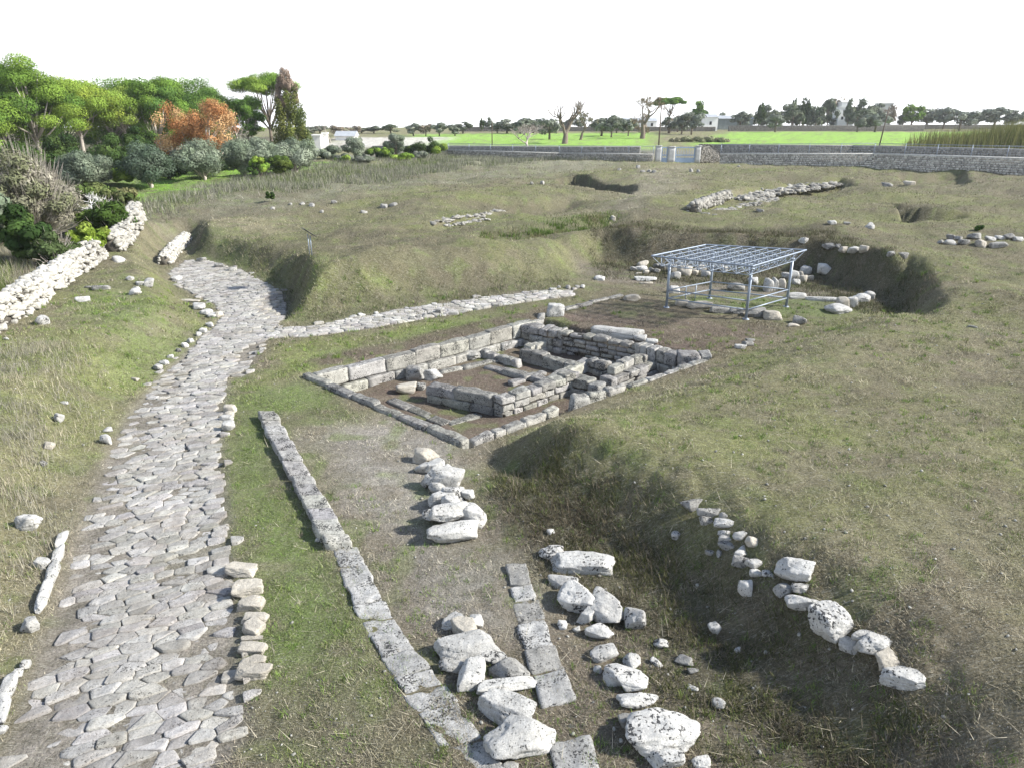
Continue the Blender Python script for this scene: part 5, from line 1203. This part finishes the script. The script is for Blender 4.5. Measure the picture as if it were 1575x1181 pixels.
for i, (kd, px, by, ty, wp_) in enumerate(FAR):
    key = (FL[kd], place_words(px)); seen[key] = seen.get(key, 0)+1
    lab = 'distant '+key[0]+' '+key[1]
    if cnt[key] > 1: lab = '%s of %s, %s' % (['leftmost','second','third','fourth','fifth'][seen[key]-1], ['','','two','three','four','five'][cnt[key]]+' distant '+key[0]+'s', key[1])
    by = max(by, 199)                                              # their feet stand on the level ground behind the field
    far(kd, px, by, ty, wp_, lab, 500+i, d=None if by > 203 else 300+(i*37 % 60))

# ------------------------------------------------------------------ far buildings and walls
def house(px0, px1, by, ty, d, label, mat='plaster', name='farm_house', dep=8., roof=None, wins=2, cat='house', zb=2.2):
    k0 = ray(px0, by); k1 = ray(px1, by); x0 = k0[0]/k0[1]*d; x1 = k1[0]/k1[1]*d; zt = CAMZ+ray(px0, ty)[2]/ray(px0, ty)[1]*d; h = zt-zb; root = empty(name, ((x0+x1)/2, d, zb), label, cat); w2 = (x1-x0)/2
    mb = MB(); mb.add(*box(-w2, w2, 0, dep, -.3, h)); mb.build('wall', M[mat], root, smooth=False)
    mb = MB()
    if roof == 'gable':
        V = np.array([(-w2-.3, -.4, h+.003), (w2+.3, -.4, h+.003), (w2+.3, dep+.4, h+.003), (-w2-.3, dep+.4, h+.003), (-w2-.3, dep/2, h+1.2), (w2+.3, dep/2, h+1.2)])
        mb.add(V, [np.array([(0,1,5,4),(2,3,4,5),(3,2,1,0)]), np.array([(1,2,5),(3,0,4)])])
    else: mb.add(*box(-w2-.15, w2+.15, -.15, dep+.15, h+.003, h+.3))
    mb.build('roof', M['roof'] if roof else M[mat], root, smooth=False)
    for i in range(wins):
        x = -w2+2*w2*(i+.5)/wins; mb = MB(); mb.add(*box(x-.45, x+.45, -.03, .05, h*.45, h*.45+1.2)); mb.build('window', M['void'], root, smooth=False)
    return root
house(1289,1313,184,166,330,'white box house among the far trees right of centre', dep=7., wins=2)
house(1292,1303,182,158,352,'pale upper block rising behind the white box house', 'plaster', 'tower_house', 6., None, 1)
M['sheddark'] = plain('weathered_sheet', (.22,.25,.24), .8, 0, .3, 1)
house(1106,1158,192,183,320,'long low grey shed roof beyond the field', 'sheddark', 'farm_shed', 10, 'gable', 0, 'shed')
house(1082,1104,190,181,300,'small white shed left of the long grey shed', 'plaster', 'farm_shed', 8, 'gable', 1, 'shed')
house(481,494,230,210,150,'white farm wall piece right of the cypress', 'plaster', 'farm_building', 2., None, 0, 'building', 1.3)
house(497,504,226,207,152,'narrow white gate pier right of the farm wall piece', 'plaster', 'gate_pier', 1., None, 0, 'pier', 1.3)
house(516,545,214,210,190,'row of small white farm buildings behind the thin leafless tree', 'plaster', 'farm_building', 5., 'gable', 0, 'building')
house(950,1010,196,187,310,'long pale building behind the brown tree', 'plaster', 'farm_building', 8., 'gable', 4, 'building')
house(1355,1372,176,160,380,'faint pale building behind the leaning pole', 'greyplaster', 'farm_house', wins=2)
def far_wall(px0, px1, d0, d1, h, label, seed, tone):
    a = ray(px0, 200); b = ray(px1, 200); long_wall('field_wall', label, [(a[0]/a[1]*d0, d0, 2.1, 2.2+h), (b[0]/b[1]*d1, d1, 2.1, 2.2+h)], .6, seed, tone=tone)
far_wall(1120, 1420, 292, 292, 2.0, 'long grey field wall along the far edge of the bright field on the right', 71, .45)
far_wall(700, 1100, 285, 288, 1.6, 'low brown grey field wall behind the field trees', 72, .38)
far_wall(1360, 1600, 330, 330, 1.8, 'stone terrace wall above the reeds', 73, .45)
# brush heap on the field
def brush():
    p = U(1082, 219, 2.2); s = mpp(p); w2 = 52*s; r = np.random.default_rng(9); cent = []; rad = []
    for i in range(26):
        t = r.uniform(-1, 1); cent.append((t*w2*.85, r.normal()*1., (1-abs(t+.15)**1.4)*r.uniform(.1, .75)*1.9)); rad.append((1., .9, .5))
    V, Fq, c = leaves(cent, rad, 3500, .25, 77, [(.19,.20,.12),(.15,.17,.09),(.22,.21,.14)], 1.8, .3)
    tag(mk('brush_heap', V, Fq, M['leaf'], None, c, smooth=False, loc=p), 'long heap of cut brush lying on the bright field behind the gate', 'brush heap')
brush()

# ------------------------------------------------------------------ grass, weeds, reeds (uncountable)
def blades(name, X, Y, L, Wd, lean, C, label, cat, seed, z=None):
    r = np.random.default_rng(seed); n = len(X); Z = H(X, Y) if z is None else z; a = r.uniform(0, 2*PI, n); ln = np.abs(lean+r.normal(size=n)*.25)
    d = np.stack([np.cos(a)*np.sin(ln), np.sin(a)*np.sin(ln), np.cos(ln)], 1); b = r.uniform(0, 2*PI, n); s = np.stack([np.cos(b), np.sin(b), np.zeros(n)], 1)*(Wd/2)[:, None]
    P = np.stack([X, Y, Z-.01], 1); V = np.stack([P-s, P+s, P+d*L[:, None]+np.array([0, 0, .01])], 1).reshape(-1, 3)
    o = mk(name, V, np.arange(3*n).reshape(n, 3), M['leaf'], None, np.repeat(C, 3, 0), smooth=False); return tag(o, label, cat, None, 'stuff')
def scatter(n, seed, y0, y1, amax=.82, pw=1.0):
    r = np.random.default_rng(seed); u = r.random(n); y = y0*(y1/y0)**(u**pw); x = r.uniform(-amax, amax, n)*(y+1.2); return x, y, r
STRAW = np.array([(.39,.355,.26),(.32,.285,.20),(.46,.43,.34),(.24,.205,.15)]); GREEN = np.array([(.15,.215,.06),(.19,.24,.075),(.11,.175,.05),(.22,.24,.10)])
def turf(n, seed, y0, y1, Lk, Wk, pw=1.0, lean=.95, label='', name='grass'):
    x, y, r = scatter(n, seed, y0, y1, pw=pw)
    k = r.random(n) < .35+.9*(.5+.5*fbm2(x/.9, y/.7, 3, 7))
    tall = np.clip(.55+1.1*(fbm2(x/.5, y/.5, 2, 9)), .4, 1.7)
    sr = np.full(n, -9.); q = y < 60; sr[q] = poly_sd(ROAD, x[q], y[q]); sl2 = np.full(n, -9.); sl2[q] = poly_sd(LANE, x[q], y[q]); ru = np.full(n, -9.); ru[q] = poly_sd(RUIN, x[q], y[q])
    k &= (sr < .05*r.normal(size=n)-.02) | (r.random(n) < .012); k &= (sl2 < 0) | (r.random(n) < .05); k &= (ru < -.1) | ((ru > .5) & (r.random(n) < .10))
    gm = poly_mask(PATP[6][0], x, y, 1.0); k &= r.random(n) > .65*gm
    x, y, tall = x[k], y[k], tall[k]; n = len(x); g = ground_color(x, y); mean = g.mean(1)
    green = np.clip((g[:, 1]-g[:, 0])/(mean+1e-6)*2.6+.30+.25*fbm2(x/.7, y/.7, 2, 5), .04, .92)
    isg = r.random(n) < green
    C = np.where(isg[:, None], GREEN[r.integers(0, 4, n)], STRAW[r.integers(0, 4, n)]*.82); lum = (mean/.185)**.6
    C = (C*.6+g*.55)*np.clip(lum, .5, 1.35)[:, None]*r.uniform(.35, 1.75, (n, 1))
    sc = np.clip(y/18, .75, 9); L = tall*Lk*sc**.75*r.uniform(.5, 1.5, n)*np.where(isg, .75, 1.1); Wd = Wk*sc**.85*r.uniform(.7, 1.3, n)
    blades(name, x, y, L, Wd, np.where(isg, lean*.75, lean*1.1), C, label, 'grass', seed)
turf(640000, 601, 6.2, 30, .10, .014, .85, 1.0, 'short mown grass and straw covering the near ground')
turf(200000, 602, 29, 125, .085, .015, 1.0, .9, 'rough grass covering the far hummocks')
def weeds(poly, z, n, seed, Lr, Wd, cols, lean, label, name='tall_grass', soft=1.5, cat='grass', clump=.8):
    r = np.random.default_rng(seed); P = UP(poly, z); lo, hi = P.min(0), P.max(0); X = r.uniform(lo[0], hi[0], n*4); Y = r.uniform(lo[1], hi[1], n*4)
    m = sstep((poly_sd(P, X, Y)/soft+1)/2)*np.clip(.5+1.2*fbm2(X/clump, Y/clump, 3, seed), .05, 1); k = np.where(r.random(n*4) < m)[0][:n]; X, Y = X[k], Y[k]; n = len(X)
    cols = np.array(cols); t = np.clip(.5+.9*fbm2(X/1.5, Y/1.5, 2, seed+4)+r.normal(size=n)*.25, 0, .999); C = cols[(t*len(cols)).astype(int)]*r.uniform(.6, 1.3, (n, 1))
    blades(name, X, Y, r.uniform(*Lr, n)*(.6+.5*(.5+.5*fbm2(X/2, Y/2, 2, seed+8))), np.full(n, Wd)*r.uniform(.6, 1.3, n), np.full(n, lean), C, label, cat, seed)
DRYC = [(.23,.22,.175),(.29,.275,.23),(.34,.31,.235),(.20,.22,.11),(.39,.35,.26)]
weeds([(-160,560),(60,528),(125,530),(110,600),(70,680),(60,760),(20,830),(-30,900),(-160,900)], 1.1, 17000, 611, (.15,.45), .012, DRYC, .35, 'tall dry grass leaning on the left slope', soft=1.0)
weeds([(215,338),(300,312),(430,300),(560,283),(700,262),(840,247),(1000,250),(990,238),(700,236),(560,246),(440,262),(330,285),(240,315),(205,322)], 1.3, 60000, 612, (.5,1.1), .05, [(.175,.175,.135),(.215,.21,.17),(.15,.165,.095),(.26,.25,.21),(.12,.145,.07)], .35, 'broad belt of tall grey dead weeds beyond the hummocks', 'dead_weeds', 3.0, 'weeds', 3.0)
weeds([(-200,440),(20,455),(110,400),(60,375),(-200,390)], 1.2, 14000, 613, (.3,.8), .02, DRYC+[(.09,.13,.03)], .4, 'rough dry weeds behind the white wall', 'dead_weeds', 1.2, 'weeds')
weeds([(740,368),(860,348),(950,332),(955,340),(870,358),(750,380)], 1.3, 9000, 614, (.2,.45), .04, [(.08,.13,.03),(.10,.15,.04),(.17,.16,.09)], .5, 'green weeds filling the shallow ditch in the hummocks', 'ditch_weeds', 1.0, 'weeds')
weeds([(500,262),(640,248),(700,243),(690,252),(560,266),(430,285),(430,272)], 1.3, 9000, 615, (.3,.7), .06, [(.12,.17,.04),(.09,.13,.035),(.16,.17,.09)], .4, 'green weeds at the foot of the hedge', 'green_weeds', 2.0, 'weeds')
weeds([(900,372),(1000,360),(1290,378),(1440,448),(1400,462),(1345,456),(1240,424),(1000,410),(925,406)], .9, 16000, 616, (.12,.38), .03, [(.085,.085,.05),(.12,.11,.07),(.07,.085,.035),(.16,.14,.10)], .6, 'dark rough grass hanging on the cut faces of the wide pit', 'bank_grass', .6, 'grass', .6)
weeds([(752,700),(850,682),(960,750),(1120,870),(1420,1070),(1560,1170),(1380,1181),(1180,1130),(1060,1040),(960,900),(850,815)], .9, 26000, 617, (.08,.26), .016, [(.09,.078,.055),(.13,.11,.08),(.075,.078,.035),(.19,.165,.125),(.10,.105,.045)], .7, 'dark shaggy grass on the near bank', 'bank_grass', .8, 'grass', .5)
weeds([(330,372),(440,440),(470,480),(600,470),(880,432),(880,410),(620,440),(480,440),(420,385)], .8, 20000, 618, (.10,.30), .03, [(.15,.155,.085),(.19,.18,.115),(.12,.15,.055),(.23,.21,.15)], .7, 'uncut grass on the bank above the lane', 'bank_grass', 1.0, 'grass', .8)
def reeds():
    r = np.random.default_rng(620); n = 9000; mb_x = r.random(n)**.8; px = 1378+mb_x*240; base = 226+(r.random(n)-.5)*5; d = 150+r.normal(size=n)*3
    X = np.array([(x-CX)/F for x in px])*(d*CP+5); dens = .25+.75*np.clip((px-1400)/120, 0, 1); k = r.random(n) < dens; X, d, px = X[k], d[k], px[k]; n = len(X)
    hgt = np.interp(px, [1370, 1400, 1470, 1500, 1560, 1620], [2.2, 4.2, 4.4, 5.0, 6.4, 6.8])*r.uniform(.5, 1.12, n); C = np.array([(.17,.17,.06),(.14,.155,.05),(.21,.20,.085),(.11,.13,.045)])[r.integers(0, 4, n)]*r.uniform(.7, 1.25, (n, 1))
    blades('reeds', X, d, hgt, np.full(n, .16), np.full(n, .16), C, 'tall olive brown reed bed at the right end of the bright field', 'reeds', 621)
reeds()
def tufts():
    r = np.random.default_rng(640); m = 5200; cx, cy, _ = scatter(m, 641, 6.4, 34, pw=.9); ok = (poly_sd(ROAD, cx, cy) < -.1) & (poly_sd(RUIN, cx, cy) < -.2) & (poly_sd(LANE, cx, cy) < 0) & (fbm2(cx/2.5, cy/2.5, 3, 33) > -.12); cx, cy = cx[ok], cy[ok]; m = len(cx)
    nb = 16; s = r.uniform(.03, .09, m); X = np.repeat(cx, nb)+r.normal(size=m*nb)*np.repeat(s, nb); Y = np.repeat(cy, nb)+r.normal(size=m*nb)*np.repeat(s, nb)
    pal = np.array([(.13,.21,.05),(.17,.24,.06),(.20,.24,.08),(.36,.33,.25),(.27,.24,.18)]); C = np.repeat(pal[r.choice(5, m, p=[.3,.25,.15,.2,.1])]*r.uniform(.7, 1.15, (m, 1)), nb, 0)*r.uniform(.7, 1.25, (m*nb, 1))
    sc = np.clip(Y/16, .8, 2.2); blades('grass_tufts', X, Y, np.repeat(r.uniform(.06, .15, m), nb)*r.uniform(.7, 1.2, m*nb)*sc**.5, .014*sc, np.full(m*nb, .65), C, 'small green and straw coloured tufts dotting the turf', 'grass', 642)
    n = 2600; x, y, _ = scatter(n, 643, 6.4, 26); ok = (poly_sd(ROAD, x, y) < 0) & (poly_sd(RUIN, x, y) < 0); x, y = x[ok], y[ok]; n = len(x)
    blades('dry_stalks', x, y, r.uniform(.15, .42, n), np.full(n, .012), np.full(n, 1.25), np.array([(.42,.38,.29)])*r.uniform(.7, 1.2, (n, 1)), 'loose dry stalks lying on the turf', 'straw', 644)
tufts()
def pebbles():
    r = np.random.default_rng(630); mb = MB(); n = 1500; x, y, _ = scatter(n, 631, 6.5, 34); z = H(x, y); base = [rock((1, .8, .6), 640+i, 2, 8, 7, .3, .05) for i in range(8)]
    sr = poly_sd(ROAD, x, y); ru = poly_sd(RUIN, x, y)
    for i in range(n):
        if sr[i] > -.1 or ru[i] > -.4: continue
        P, Fq = base[i % 8]; s = .02+.05*r.random()**3; Q = rotz(P*s, r.uniform(0, 6.28)); Q += np.array([x[i], y[i], z[i]-.004]); g = r.uniform(.6, 1.05); mb.add(Q, Fq, (g, g, g*.96))
    tag(mb.build('pebbles', M['drystone']), 'scattered small pale pebbles in the grass', 'pebbles', None, 'stuff')
pebbles()

# ------------------------------------------------------------------ thin winter haze
def haze():
    V, Fq = box(-6000, 6000, -30, 1700, -46, 28); m = bpy.data.materials.new('haze'); m.use_nodes = True; nt = m.node_tree; nt.nodes.clear()
    out = nt.nodes.new('ShaderNodeOutputMaterial'); pv = nt.nodes.new('ShaderNodeVolumePrincipled'); pv.inputs['Color'].default_value = (.95, .97, 1, 1); pv.inputs['Density'].default_value = .00015; pv.inputs['Anisotropy'].default_value = .2
    nt.links.new(pv.outputs[0], out.inputs['Volume']); o = mk('haze', V, Fq, m, smooth=False); tag(o, kind='stuff')
haze()
